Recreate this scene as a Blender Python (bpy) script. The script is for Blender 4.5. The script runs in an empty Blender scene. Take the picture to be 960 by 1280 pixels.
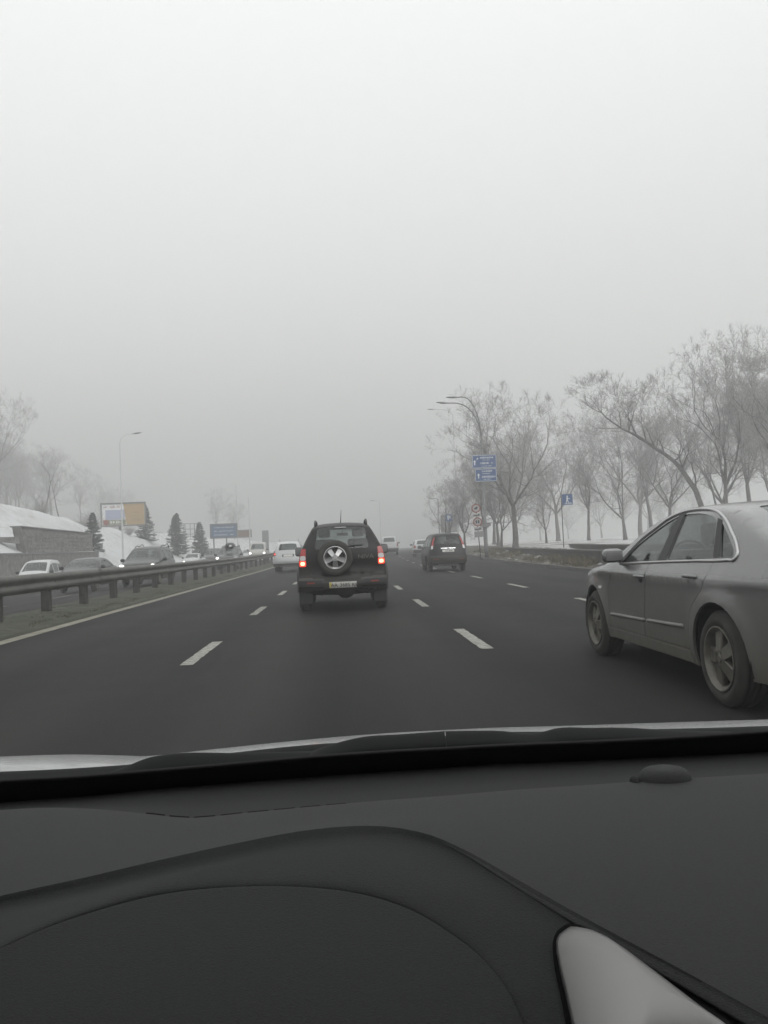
import bpy, bmesh, math, random
import numpy as np
from mathutils import Matrix, Vector
from mathutils.geometry import delaunay_2d_cdt

S = bpy.context.scene
COL = S.collection
R = math.radians
random.seed(7)

# ------------------------------------------------------------------ camera, sky, sun, exposure
cam = bpy.data.cameras.new('camera')
cam_ob = bpy.data.objects.new('camera', cam)
COL.objects.link(cam_ob)
cam.sensor_fit = 'VERTICAL'
cam.sensor_height = 24.0
cam.lens = 24.0 * 1035.0 / 1280.0
cam.clip_start, cam.clip_end = 0.03, 4000.0
rot = Matrix(((0.99781728, 0.03958525, -0.0528553),
              (-0.05109042, -0.04434263, -0.99770913),
              (-0.04183831, 0.99823181, -0.04222341)))
cam_ob.matrix_world = Matrix.Translation((0, 0, 1.2)) @ rot.to_4x4()
S.camera = cam_ob

SUN_EL, SUN_ROT = R(38), R(150)
world = bpy.data.worlds.new('World')
S.world = world
world.use_nodes = True
nt = world.node_tree
nt.nodes.clear()
out = nt.nodes.new('ShaderNodeOutputWorld')
bg = nt.nodes.new('ShaderNodeBackground')
sky = nt.nodes.new('ShaderNodeTexSky')
sky.sky_type = 'NISHITA'
sky.sun_disc = False
sky.sun_elevation, sky.sun_rotation = SUN_EL, SUN_ROT
sky.dust_density, sky.air_density = 4.0, 1.5
bw = nt.nodes.new('ShaderNodeHueSaturation')
bw.inputs['Saturation'].default_value = 0.06
bw.inputs['Value'].default_value = 0.6
tc = nt.nodes.new('ShaderNodeTexCoord')
sep = nt.nodes.new('ShaderNodeSeparateXYZ')
mr = nt.nodes.new('ShaderNodeMapRange')          # an even overcast deck: zenith about twice the horizon
mr.inputs['From Min'].default_value, mr.inputs['From Max'].default_value = 0.0, 1.0
mr.inputs['To Min'].default_value, mr.inputs['To Max'].default_value = 3.6, 12.2
add = nt.nodes.new('ShaderNodeMixRGB')
add.blend_type = 'ADD'
add.inputs['Fac'].default_value = 1.0
cloud = nt.nodes.new('ShaderNodeMixRGB')
cloud.blend_type = 'MULTIPLY'
cloud.inputs['Fac'].default_value = 1.0
cloud.inputs['Color1'].default_value = (0.99, 1.0, 0.992, 1)
nt.links.new(tc.outputs['Generated'], sep.inputs[0])
nt.links.new(sep.outputs['Z'], mr.inputs['Value'])
nt.links.new(mr.outputs['Result'], cloud.inputs['Color2'])
nt.links.new(sky.outputs['Color'], bw.inputs['Color'])
nt.links.new(bw.outputs['Color'], add.inputs['Color1'])
nt.links.new(cloud.outputs['Color'], add.inputs['Color2'])
nt.links.new(add.outputs['Color'], bg.inputs['Color'])
bg.inputs['Strength'].default_value = 0.118
nt.links.new(bg.outputs[0], out.inputs['Surface'])

sun = bpy.data.lights.new('sun', 'SUN')
sun.energy, sun.angle, sun.color = 0.5, R(60), (1.0, 0.97, 0.93)
sun_ob = bpy.data.objects.new('sun', sun)
COL.objects.link(sun_ob)
sun_ob.rotation_euler = (R(90) - SUN_EL, 0, math.pi - SUN_ROT)

S.view_settings.view_transform = 'Standard'
S.view_settings.look = 'None'
S.view_settings.exposure = 0.0
S.view_settings.gamma = 1.0
cy = S.cycles
cy.volume_bounces = 5
cy.max_bounces = 9
cy.diffuse_bounces = 3
cy.glossy_bounces = 3
cy.transparent_max_bounces = 12
cy.use_denoising = True
HAZE_DENSITY = 0.0050
HAZE_TOP = 66.0

# ------------------------------------------------------------------ materials
def mat(name, col, rough=0.6, metal=0.0, noise=0.0, nscale=6.0, col2=None, bump=0.0, bscale=40.0, spec=None,
        dirt=None, emit=None, coat=0.0):
    """Principled material: base colour varied by noise, optional mud film that fades with height, optional bump."""
    m = bpy.data.materials.new(name)
    m.use_nodes = True
    n, l = m.node_tree.nodes, m.node_tree.links
    b = n['Principled BSDF']
    b.inputs['Roughness'].default_value = rough
    b.inputs['Metallic'].default_value = metal
    if spec is not None:
        b.inputs['Specular IOR Level'].default_value = spec
    if coat:
        b.inputs['Coat Weight'].default_value = coat
        b.inputs['Coat Roughness'].default_value = 0.08
    b.inputs['Base Color'].default_value = (*col, 1)
    m.diffuse_color = (*col, 1)
    t = None
    if noise or bump or dirt:
        t = n.new('ShaderNodeTexCoord')
    last = None
    if noise:
        nz = n.new('ShaderNodeTexNoise')
        nz.inputs['Scale'].default_value = nscale
        nz.inputs['Detail'].default_value = 6
        nz.inputs['Roughness'].default_value = 0.65
        l.new(t.outputs['Object'], nz.inputs['Vector'])
        rp = n.new('ShaderNodeValToRGB')
        rp.color_ramp.elements[0].position, rp.color_ramp.elements[1].position = 0.5 - 0.5 * (1 - noise) - 0.02, 0.5 + 0.5 * (1 - noise) + 0.02
        rp.color_ramp.elements[0].color = (*col, 1)
        rp.color_ramp.elements[1].color = (*(col2 or [c * 1.5 for c in col]), 1)
        rp.color_ramp.elements[0].position = 0.32
        rp.color_ramp.elements[1].position = 0.68
        l.new(nz.outputs['Fac'], rp.inputs['Fac'])
        last = rp.outputs['Color']
    if dirt:
        dcol, z0, z1, amt = dirt
        sp = n.new('ShaderNodeSeparateXYZ')
        l.new(t.outputs['Object'], sp.inputs[0])
        r2 = n.new('ShaderNodeMapRange')
        r2.inputs['From Min'].default_value, r2.inputs['From Max'].default_value = z0, z1
        r2.inputs['To Min'].default_value, r2.inputs['To Max'].default_value = amt, 0.0
        l.new(sp.outputs['Z'], r2.inputs['Value'])
        n2 = n.new('ShaderNodeTexNoise')
        n2.inputs['Scale'].default_value = 5.0
        n2.inputs['Detail'].default_value = 8
        n2.inputs['Roughness'].default_value = 0.7
        l.new(t.outputs['Object'], n2.inputs['Vector'])
        mu = n.new('ShaderNodeMath'); mu.operation = 'MULTIPLY'
        ad = n.new('ShaderNodeMath'); ad.operation = 'ADD'; ad.inputs[1].default_value = 0.5
        l.new(n2.outputs['Fac'], ad.inputs[0])
        l.new(r2.outputs['Result'], mu.inputs[0]); l.new(ad.outputs[0], mu.inputs[1])
        cl = n.new('ShaderNodeClamp'); l.new(mu.outputs[0], cl.inputs['Value'])
        mx = n.new('ShaderNodeMixRGB')
        mx.inputs['Color1'].default_value = (*col, 1)
        if last is not None:
            l.new(last, mx.inputs['Color1'])
        mx.inputs['Color2'].default_value = (*dcol, 1)
        l.new(cl.outputs[0], mx.inputs['Fac'])
        last = mx.outputs['Color']
        rr = n.new('ShaderNodeMapRange')
        rr.inputs['To Min'].default_value, rr.inputs['To Max'].default_value = rough, max(rough, 0.75)
        l.new(cl.outputs[0], rr.inputs['Value']); l.new(rr.outputs['Result'], b.inputs['Roughness'])
        if coat:
            rc = n.new('ShaderNodeMapRange')
            rc.inputs['To Min'].default_value, rc.inputs['To Max'].default_value = coat, 0.0
            l.new(cl.outputs[0], rc.inputs['Value']); l.new(rc.outputs['Result'], b.inputs['Coat Weight'])
        if metal:
            rm = n.new('ShaderNodeMapRange')
            rm.inputs['To Min'].default_value, rm.inputs['To Max'].default_value = metal, 0.0
            l.new(cl.outputs[0], rm.inputs['Value']); l.new(rm.outputs['Result'], b.inputs['Metallic'])
    if last is not None:
        l.new(last, b.inputs['Base Color'])
    if bump:
        n3 = n.new('ShaderNodeTexNoise')
        n3.inputs['Scale'].default_value = bscale
        n3.inputs['Detail'].default_value = 4
        l.new(t.outputs['Object'], n3.inputs['Vector'])
        bp = n.new('ShaderNodeBump')
        bp.inputs['Strength'].default_value = bump
        bp.inputs['Distance'].default_value = 0.02
        l.new(n3.outputs['Fac'], bp.inputs['Height'])
        l.new(bp.outputs[0], b.inputs['Normal'])
    if emit:
        b.inputs['Emission Color'].default_value = (*emit[0], 1)
        b.inputs['Emission Strength'].default_value = emit[1]
    return m

def glass_mat(name, tint, gloss=0.06, rough=0.02):
    """Thin tinted pane: what is behind shows through the tint, the sky mirrors more at grazing angles."""
    m = bpy.data.materials.new(name)
    m.use_nodes = True
    n, l = m.node_tree.nodes, m.node_tree.links
    n.clear()
    o = n.new('ShaderNodeOutputMaterial')
    tr = n.new('ShaderNodeBsdfTransparent'); tr.inputs['Color'].default_value = (*tint, 1)
    gl = n.new('ShaderNodeBsdfGlossy'); gl.inputs['Roughness'].default_value = rough
    gl.inputs['Color'].default_value = (0.9, 0.92, 0.92, 1)
    fr = n.new('ShaderNodeLayerWeight'); fr.inputs['Blend'].default_value = 0.5
    pw = n.new('ShaderNodeMath'); pw.operation = 'POWER'; pw.inputs[1].default_value = 3.5
    ad = n.new('ShaderNodeMath'); ad.operation = 'MULTIPLY_ADD'
    ad.inputs[1].default_value = 0.75; ad.inputs[2].default_value = gloss
    l.new(fr.outputs['Facing'], pw.inputs[0])
    mx = n.new('ShaderNodeMixShader')
    l.new(pw.outputs[0], ad.inputs[0]); l.new(ad.outputs[0], mx.inputs[0])
    l.new(tr.outputs[0], mx.inputs[1]); l.new(gl.outputs[0], mx.inputs[2])
    l.new(mx.outputs[0], o.inputs['Surface'])
    return m

MUD = (0.115, 0.105, 0.082)
M = dict(
    black=mat('black_plastic', (0.018, 0.018, 0.019), 0.55),
    blackdirty=mat('dirty_black_plastic', (0.022, 0.022, 0.022), 0.6, dirt=((0.07, 0.065, 0.055), 0.0, 1.1, 0.5)),
    rubber=mat('tyre_rubber', (0.022, 0.022, 0.022), 0.85, noise=0.5, nscale=9, col2=(0.05, 0.046, 0.04)),
    rubberd=mat('dusty_tyre_rubber', (0.018, 0.0175, 0.0165), 0.9, noise=0.5, nscale=9, col2=(0.036, 0.034, 0.03)),
    alloy=mat('alloy', (0.55, 0.55, 0.55), 0.32, 0.9),
    alloyd=mat('dirty_alloy', (0.09, 0.086, 0.074), 0.55, 0.45, noise=0.6, nscale=14, col2=(0.15, 0.143, 0.124)),
    steel=mat('steel_rim', (0.2, 0.2, 0.2), 0.5, 0.6),
    disc=mat('brake_disc', (0.07, 0.065, 0.06), 0.6, 0.5),
    chrome=mat('chrome', (0.78, 0.79, 0.8), 0.14, 1.0),
    satin=mat('satin_trim', (0.50, 0.50, 0.50), 0.3, 0.85),
    cloth=mat('seat_cloth', (0.045, 0.046, 0.048), 0.9),
    dark=mat('dark_cabin', (0.012, 0.012, 0.012), 0.9),
    glass=glass_mat('tinted_glass', (0.42, 0.47, 0.45)),
    glassdark=glass_mat('dark_tinted_glass', (0.22, 0.245, 0.24), 0.045),
    screen=glass_mat('windscreen_glass', (0.55, 0.6, 0.58)),
    red=mat('red_lamp_lens', (0.34, 0.018, 0.016), 0.2, coat=0.5),
    reddim=mat('dusty_red_reflector', (0.22, 0.035, 0.022), 0.5),
    brake=mat('lit_brake_lamp', (0.8, 0.1, 0.05), 0.3, emit=((1.0, 0.03, 0.015), 1.1)),
    brakecore=mat('lit_lamp_core', (0.9, 0.6, 0.3), 0.3, emit=((1.0, 0.66, 0.36), 1.9)),
    clear=mat('clear_lamp_lens', (0.5, 0.5, 0.5), 0.2, coat=0.6),
    head=mat('lit_headlamp', (0.9, 0.9, 0.9), 0.2, emit=((1.0, 0.97, 0.9), 6.0)),
    headoff=mat('headlamp_lens', (0.5, 0.52, 0.53), 0.12, 0.3, coat=0.6),
    plate=mat('number_plate', (0.6, 0.6, 0.58), 0.5, noise=0.5, nscale=20, col2=(0.48, 0.46, 0.42)),
    yellow=mat('plate_yellow', (0.6, 0.5, 0.1), 0.5),
    ink=mat('plate_ink', (0.02, 0.02, 0.022), 0.6),
    asphalt=None,
    paintline=mat('road_paint', (0.13, 0.128, 0.112), 0.85, noise=0.9, nscale=13, col2=(0.34, 0.34, 0.305), bump=0.2, bscale=80),
    edgepaint=mat('dirty_edge_paint', (0.13, 0.122, 0.095), 0.85, noise=0.9, nscale=2.2, col2=(0.245, 0.235, 0.19)),
    galv=mat('weathered_galvanised_steel', (0.06, 0.06, 0.053), 0.55, 0.25, noise=0.8, nscale=1.7, col2=(0.115, 0.113, 0.10)),
    galvpost=mat('dirty_post_steel', (0.022, 0.022, 0.021), 0.7, 0.1, noise=0.8, nscale=5, col2=(0.06, 0.058, 0.053)),
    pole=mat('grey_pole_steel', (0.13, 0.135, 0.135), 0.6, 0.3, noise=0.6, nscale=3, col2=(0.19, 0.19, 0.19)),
    ghostpole=mat('fog_paled_pole', (0.40, 0.41, 0.41), 0.6, noise=0.5, nscale=3, col2=(0.47, 0.48, 0.48)),  # the fog's fading of far poles is put into this colour
    lampgrey=mat('lamp_head_grey', (0.26, 0.27, 0.27), 0.5, 0.2),
    blue=mat('sign_blue', (0.05, 0.10, 0.235), 0.5),
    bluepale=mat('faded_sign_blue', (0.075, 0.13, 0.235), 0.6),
    white=mat('sign_white', (0.72, 0.73, 0.73), 0.55),
    signgrey=mat('weathered_sign_face', (0.36, 0.36, 0.355), 0.6),
    signred=mat('sign_red', (0.24, 0.05, 0.04), 0.6),
    signback=mat('sign_back', (0.25, 0.25, 0.25), 0.6),
    brown=mat('sign_brown', (0.16, 0.085, 0.05), 0.6),
    orange=mat('poster_orange', (0.40, 0.275, 0.13), 0.6),
    posterblue=mat('poster_lavender', (0.34, 0.37, 0.50), 0.6),
    postergreen=mat('poster_olive', (0.17, 0.18, 0.1), 0.6),
    stone=mat('wall_stone', (0.10, 0.098, 0.092), 0.9, noise=0.9, nscale=2.6, col2=(0.22, 0.215, 0.205), bump=0.8, bscale=6),
    concrete=mat('dark_wet_concrete', (0.055, 0.054, 0.052), 0.85, noise=0.9, nscale=1.6, col2=(0.10, 0.098, 0.094), bump=0.4, bscale=14),
    coping=mat('coping_concrete', (0.12, 0.12, 0.118), 0.85, noise=0.8, nscale=3, col2=(0.2, 0.2, 0.2), bump=0.3, bscale=12),
    bark=mat('grey_bark', (0.11, 0.107, 0.104), 0.95, noise=0.8, nscale=3, col2=(0.19, 0.186, 0.18), bump=0.6, bscale=12),
    twig=mat('frosted_fogged_twigs', (0.25, 0.248, 0.243), 0.95, noise=0.5, nscale=1.5, col2=(0.37, 0.368, 0.363)),  # frost, with some of the fog's paleness put into the colour
    barkd=mat('dark_bark', (0.035, 0.031, 0.028), 0.95, noise=0.8, nscale=3, col2=(0.065, 0.06, 0.054)),
    needle=mat('spruce_needles', (0.014, 0.024, 0.018), 0.9, noise=0.8, nscale=2.5, col2=(0.032, 0.048, 0.038)),
    snow=mat('fresh_snow', (0.6, 0.61, 0.62), 0.9, bump=0.3, bscale=5),
    weed=mat('dead_weeds', (0.085, 0.072, 0.042), 0.95, noise=0.8, nscale=1.1, col2=(0.17, 0.15, 0.10)),
    grass=mat('winter_grass', (0.035, 0.042, 0.02), 0.95, noise=0.8, nscale=1.1, col2=(0.075, 0.08, 0.045)),
    hood=mat('silver_bonnet_paint', (0.62, 0.63, 0.63), 0.25, 0.7, coat=0.5),
    wiper=mat('wiper_black', (0.010, 0.0105, 0.011), 0.75, spec=0.15),
    frit=mat('black_glass_band', (0.010, 0.010, 0.010), 0.7, spec=0.15),
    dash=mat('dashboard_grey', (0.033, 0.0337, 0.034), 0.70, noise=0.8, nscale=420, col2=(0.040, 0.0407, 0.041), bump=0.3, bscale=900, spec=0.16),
    dashshade=mat('dashboard_shaded_grey', (0.0235, 0.0243, 0.0247), 0.70, noise=0.8, nscale=420, col2=(0.029, 0.0298, 0.0302), bump=0.25, bscale=900, spec=0.16),  # dashboard grey with the shade below the crease put into the colour
    recess=mat('defroster_shaded_grey', (0.0165, 0.017, 0.0172), 0.8, bump=0.2, bscale=700, spec=0.2),  # darker insert, shade near the windscreen also put into its colour
    unseen_headliner=mat('headliner_cloth', (0.35, 0.35, 0.34), 0.95),
    litter=None,
    tar=mat('crack_sealant', (0.013, 0.013, 0.013), 0.95, spec=0.0),
    groove=mat('groove_black', (0.006, 0.006, 0.006), 0.9, spec=0.05),
    bezel=mat('satin_silver_bezel', (0.215, 0.212, 0.208), 0.36, 0.9),
)
# ------------------------------------------------------------------ object helpers
def link(name, mesh, parent=None, m=None):
    if m is not None and not mesh.materials:
        mesh.materials.append(m)
    o = bpy.data.objects.new(name, mesh)
    COL.objects.link(o)
    if parent is not None:
        o.parent = parent
    return o

def tag(o, label=None, cat=None, group=None, kind=None):
    for k, v in (('label', label), ('category', cat), ('group', group), ('kind', kind)):
        if v:
            o[k] = v
    return o

def thing(name, label, cat, loc=(0, 0, 0), rz=0.0, group=None):
    o = bpy.data.objects.new(name, None)
    o.empty_display_size = 0.2
    COL.objects.link(o)
    o.location = loc
    o.rotation_euler = (0, 0, rz)
    return tag(o, label, cat, group)

def pydata(name, V, F, smooth=False):
    me = bpy.data.meshes.new(name)
    me.from_pydata([tuple(map(float, v)) for v in V], [], [tuple(map(int, f)) for f in F])
    me.update()
    if smooth:
        me.polygons.foreach_set('use_smooth', [True] * len(me.polygons))
    return me

class MB:
    """Collects simple shapes into one mesh."""
    def __init__(s):
        s.V, s.F = [], []
    def add(s, V, F):
        o = len(s.V)
        s.V += [tuple(map(float, v)) for v in V]
        s.F += [tuple(int(i) + o for i in f) for f in F]
        return s
    def box(s, c, d, rz=0.0):
        x, y, z = [v / 2 for v in d]
        ca, sa = math.cos(rz), math.sin(rz)
        V = []
        for sx, sy, sz in ((-1, -1, -1), (1, -1, -1), (1, 1, -1), (-1, 1, -1), (-1, -1, 1), (1, -1, 1), (1, 1, 1), (-1, 1, 1)):
            px, py = sx * x, sy * y
            V.append((c[0] + px * ca - py * sa, c[1] + px * sa + py * ca, c[2] + sz * z))
        return s.add(V, ((3, 2, 1, 0), (4, 5, 6, 7), (0, 1, 5, 4), (1, 2, 6, 5), (2, 3, 7, 6), (3, 0, 4, 7)))
    def rbox(s, c, d, b=0.03):
        """box with bevelled edges"""
        bm = bmesh.new()
        bmesh.ops.create_cube(bm, size=1.0, matrix=Matrix.Translation(c) @ Matrix.Diagonal((*d, 1)))
        bmesh.ops.bevel(bm, geom=list(bm.edges), offset=min(b, min(d) * 0.45), segments=3, affect='EDGES', profile=0.5)
        bm.verts.index_update()
        s.add([v.co for v in bm.verts], [[v.index for v in f.verts] for f in bm.faces])
        bm.free()
        return s
    def tube(s, pts, r, n=8, caps=True):
        P = np.array(pts, float)
        rr = np.broadcast_to(np.array(r, float), (len(P),))
        T = np.gradient(P, axis=0)
        T /= np.linalg.norm(T, axis=1)[:, None] + 1e-12
        up = np.array((0, 0, 1.0)) if abs(T[0][2]) < 0.9 else np.array((1.0, 0, 0))
        V = []
        A = np.cross(T[0], up); A /= np.linalg.norm(A)
        for i in range(len(P)):
            A = A - T[i] * A.dot(T[i]); A /= np.linalg.norm(A) + 1e-12
            B = np.cross(T[i], A)
            for k in range(n):
                a = 2 * math.pi * k / n
                V.append(P[i] + rr[i] * (math.cos(a) * A + math.sin(a) * B))
        F = []
        for i in range(len(P) - 1):
            for k in range(n):
                a, b = i * n + k, i * n + (k + 1) % n
                F.append((a, b, b + n, a + n))
        if caps:
            F.append(tuple(range(n - 1, -1, -1)))
            F.append(tuple(range((len(P) - 1) * n, len(P) * n)))
        return s.add(V, F)
    def lathe_x(s, prof, n=32, c=(0, 0, 0), close=False):
        """prof (x, r) turned about the x axis"""
        V, F = [], []
        for k in range(n):
            a = 2 * math.pi * k / n
            for x, r in prof:
                V.append((c[0] + x, c[1] + r * math.cos(a), c[2] + r * math.sin(a)))
        m = len(prof)
        for k in range(n):
            k2 = (k + 1) % n
            for i in range(m - 1 + (1 if close else 0)):
                j = (i + 1) % m
                F.append((k * m + i, k * m + j, k2 * m + j, k2 * m + i))
        return s.add(V, F)
    def ellipsoid(s, c, d, n=12, m=8):
        V, F = [], []
        for i in range(m + 1):
            p = math.pi * i / m
            for k in range(n):
                a = 2 * math.pi * k / n
                V.append((c[0] + d[0] / 2 * math.sin(p) * math.cos(a), c[1] + d[1] / 2 * math.sin(p) * math.sin(a), c[2] + d[2] / 2 * math.cos(p)))
        for i in range(m):
            for k in range(n):
                F.append((i * n + k, (i + 1) * n + k, (i + 1) * n + (k + 1) % n, i * n + (k + 1) % n))
        return s.add(V, F)
    def loft(s, rows):
        o, n = [], len(rows[0])
        V = [p for r_ in rows for p in r_]
        F = [(i * n + k, i * n + k + 1, (i + 1) * n + k + 1, (i + 1) * n + k) for i in range(len(rows) - 1) for k in range(n - 1)]
        return s.add(V, F)
    def build(s, name, m, parent=None, smooth=False):
        me = pydata(name, s.V, s.F, smooth)
        return link(name, me, parent, m)

def resample(pts, step, smooth=True):
    """Catmull-Rom through pts (any dimension), sampled at about `step`."""
    P = np.array(pts, float)
    if not smooth:
        out_ = []
        for a, b in zip(P[:-1], P[1:]):
            k = max(1, int(round(np.linalg.norm((b - a)[:2]) / step)))
            out_ += [a + (b - a) * t / k for t in range(k)]
        return np.array(out_ + [P[-1]])
    E = np.vstack([2 * P[0] - P[1], P, 2 * P[-1] - P[-2]])
    out_ = []
    for i in range(1, len(E) - 2):
        p0, p1, p2, p3 = E[i - 1], E[i], E[i + 1], E[i + 2]
        k = max(1, int(round(np.linalg.norm((p2 - p1)[:2]) / step)))
        d1, d0, d2 = (np.linalg.norm((q - p)[:2]) + 1e-6 for p, q in ((p1, p2), (p0, p1), (p2, p3)))
        t0 = (p2 - p1) / d1
        m1 = ((p1 - p0) / d0 * d1 + (p2 - p1) / d1 * d0) / (d0 + d1) * d1
        m2 = ((p2 - p1) / d1 * d2 + (p3 - p2) / d2 * d1) / (d1 + d2) * d1
        for t in np.arange(k) / k:
            h00, h10, h01, h11 = 2 * t**3 - 3 * t**2 + 1, t**3 - 2 * t**2 + t, -2 * t**3 + 3 * t**2, t**3 - t**2
            out_.append(h00 * p1 + h10 * m1 + h01 * p2 + h11 * m2)
    return np.array(out_ + [P[-1]])

def round_poly(pts, r=0.05, seg=4):
    """closed polygon with rounded corners; r may be a list"""
    P = [np.array(p[:2], float) for p in pts]
    n = len(P)
    rs = r if isinstance(r, (list, tuple)) else [r] * n
    o = []
    for i in range(n):
        a, b, c = P[i - 1], P[i], P[(i + 1) % n]
        da, dc = np.linalg.norm(a - b), np.linalg.norm(c - b)
        rr = min(rs[i], da * 0.48, dc * 0.48)
        if rr < 1e-4:
            o.append(b); continue
        p, q = b + (a - b) / da * rr, b + (c - b) / dc * rr
        for k in range(seg + 1):
            t = k / seg
            o.append((1 - t)**2 * p + 2 * t * (1 - t) * b + t * t * q)
    return np.array(o)

def densify(poly, step):
    o = []
    n = len(poly)
    for i in range(n):
        a, b = poly[i], poly[(i + 1) % n]
        d = np.linalg.norm(b - a)
        if d < 1e-5:
            continue
        k = max(1, int(math.ceil(d / step)))
        o += [a + (b - a) * t / k for t in range(k)]
    return np.array(o)

def inside(P, poly):
    x, y = P[:, 0], P[:, 1]
    r = np.zeros(len(P), bool)
    n = len(poly)
    j = n - 1
    for i in range(n):
        xi, yi, xj, yj = *poly[i], *poly[j]
        c = ((yi > y) != (yj > y))
        with np.errstate(divide='ignore', invalid='ignore'):
            r ^= c & (x < (xj - xi) * (y - yi) / (yj - yi) + xi)
        j = i
    return r

def dist_poly(P, poly, closed=True):
    d = np.full(len(P), 1e9)
    n = len(poly)
    for i in range(n if closed else n - 1):
        a, b = poly[i], poly[(i + 1) % n]
        ab = b - a
        t = np.clip(((P - a) @ ab) / (ab @ ab + 1e-12), 0, 1)
        d = np.minimum(d, np.linalg.norm(P - (a + t[:, None] * ab), axis=1))
    return d

def inset(poly, d):
    """closed polygon moved inward by d"""
    P = np.array(poly, float)
    area = 0.5 * np.sum(P[:, 0] * np.roll(P[:, 1], -1) - np.roll(P[:, 0], -1) * P[:, 1])
    T = np.roll(P, -1, 0) - np.roll(P, 1, 0)
    T /= np.linalg.norm(T, axis=1)[:, None] + 1e-9
    Nn = np.stack([-T[:, 1], T[:, 0]], 1) * (1 if area > 0 else -1)
    return P + Nn * d

def panel(name, outer, holes, mapf, step, m, parent, rim=0.015, extra=None, smooth=True, off=0.0, flip=False, depth_mid=None):
    """A curved sheet cut to a 2-D outline with holes, its edges folded inwards by rim."""
    outer = densify(np.array(outer, float), step)
    hs = [densify(np.array(h, float), step) for h in holes]
    lo, hi = outer.min(0), outer.max(0)
    gx, gy = np.meshgrid(np.arange(lo[0] + step / 2, hi[0], step), np.arange(lo[1] + step / 2, hi[1], step))
    G = np.stack([gx.ravel(), gy.ravel()], 1)
    if extra is not None and len(extra):
        G = np.vstack([np.array(extra, float), G])
    G = G[inside(G, outer)]
    keep = dist_poly(G, outer) > 0.003 + (0.3 * step if extra is None else 0.08 * step)
    for h in hs:
        keep &= ~inside(G, h) & (dist_poly(G, h) > 0.3 * step)
    G = G[keep]
    loops, allp, off_i = [outer] + hs, [], 0
    edges = []
    for lp in loops:
        n = len(lp)
        edges += [(off_i + i, off_i + (i + 1) % n) for i in range(n)]
        off_i += n
        allp.append(lp)
    allp.append(G)
    P = np.vstack(allp)
    r = delaunay_2d_cdt([Vector(p) for p in P], edges, [], 0, 1e-6)
    V2 = np.array([tuple(v) for v in r[0]])
    T = np.array([f for f in r[2] if len(f) == 3], int)
    C = V2[T].mean(1)
    k = inside(C, outer)
    for h in hs:
        k &= ~inside(C, h)
    T = T[k]
    V = np.asarray(mapf(V2[:, 0], V2[:, 1], off), float)
    F = [tuple(t) for t in T]
    if rim:
        cnt = {}
        for t in F:
            for a, b in ((t[0], t[1]), (t[1], t[2]), (t[2], t[0])):
                cnt[(a, b)] = cnt.get((a, b), 0) + 1
        be = [(a, b) for (a, b) in cnt if (b, a) not in cnt]
        bv = sorted({v for e in be for v in e})
        idx = {v: len(V) + i for i, v in enumerate(bv)}
        V = np.vstack([V, np.asarray(mapf(V2[bv, 0], V2[bv, 1], off - rim), float)])
        sharp = be
        F += [(b, a, idx[a], idx[b]) for a, b in be]
    if flip:
        F = [tuple(reversed(f)) for f in F]
    me = pydata(name, V, F, smooth)
    if smooth and rim:
        try:
            me.set_sharp_from_angle(angle=R(50))
        except Exception:
            pass
    return link(name, me, parent, m)
# ------------------------------------------------------------------ road geometry
def sstep(t):
    t = np.clip(t, 0, 1)
    return t * t * (3 - 2 * t)

def curve_x(Y):                      # the carriageway bends gently to the right further on
    return 0.00052 * np.maximum(np.asarray(Y, float) - 40, 0)**2 / (1 + np.maximum(np.asarray(Y, float) - 40, 0) / 600.0)

def road_z(Y):                       # and climbs a little
    return 0.45 * sstep((np.asarray(Y, float) - 45) / 60.0)

def opp_z(X, Y):                     # the other carriageway falls away from the median
    return road_z(Y) - 0.06 - 0.05 * np.maximum(-8.2 - np.asarray(X, float), 0) * np.ones_like(np.asarray(Y, float))

def right_edge(Y):
    Y = np.asarray(Y, float)
    return 8.55 + 0.036 * np.clip(Y - 24, 0, 60)

def hash_noise(X, Y, s, seed=0):
    """smooth value noise on arrays"""
    rng = np.random.RandomState(seed)
    T = rng.rand(64, 64)
    u, v = np.asarray(X, float) / s, np.asarray(Y, float) / s
    i, j = np.floor(u).astype(int), np.floor(v).astype(int)
    fu, fv = sstep(u - i), sstep(v - j)
    a, b = T[i % 64, j % 64], T[(i + 1) % 64, j % 64]
    c, d = T[i % 64, (j + 1) % 64], T[(i + 1) % 64, (j + 1) % 64]
    return (a * (1 - fu) + b * fu) * (1 - fv) + (c * (1 - fu) + d * fu) * fv

YS = np.concatenate([np.arange(-30, 60, 1.5), np.arange(60, 130, 3), np.arange(130, 300, 10), np.arange(300, 621, 40)])

def sheet(name, xs_of_Y, z_of, m, label_kind='structure', ys=YS, smooth=True):
    V, F = [], []
    nx = None
    for Y in ys:
        xs = np.asarray(xs_of_Y(Y), float)
        nx = len(xs)
        zz = z_of(xs, np.full(nx, Y))
        c = float(curve_x(Y))
        V += [(x + c, Y, z) for x, z in zip(xs, zz)]
    for i in range(len(ys) - 1):
        for k in range(nx - 1):
            F.append((i * nx + k, i * nx + k + 1, (i + 1) * nx + k + 1, (i + 1) * nx + k))
    o = link(name, pydata(name, V, F, smooth), None, m)
    return tag(o, kind=label_kind)

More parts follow.
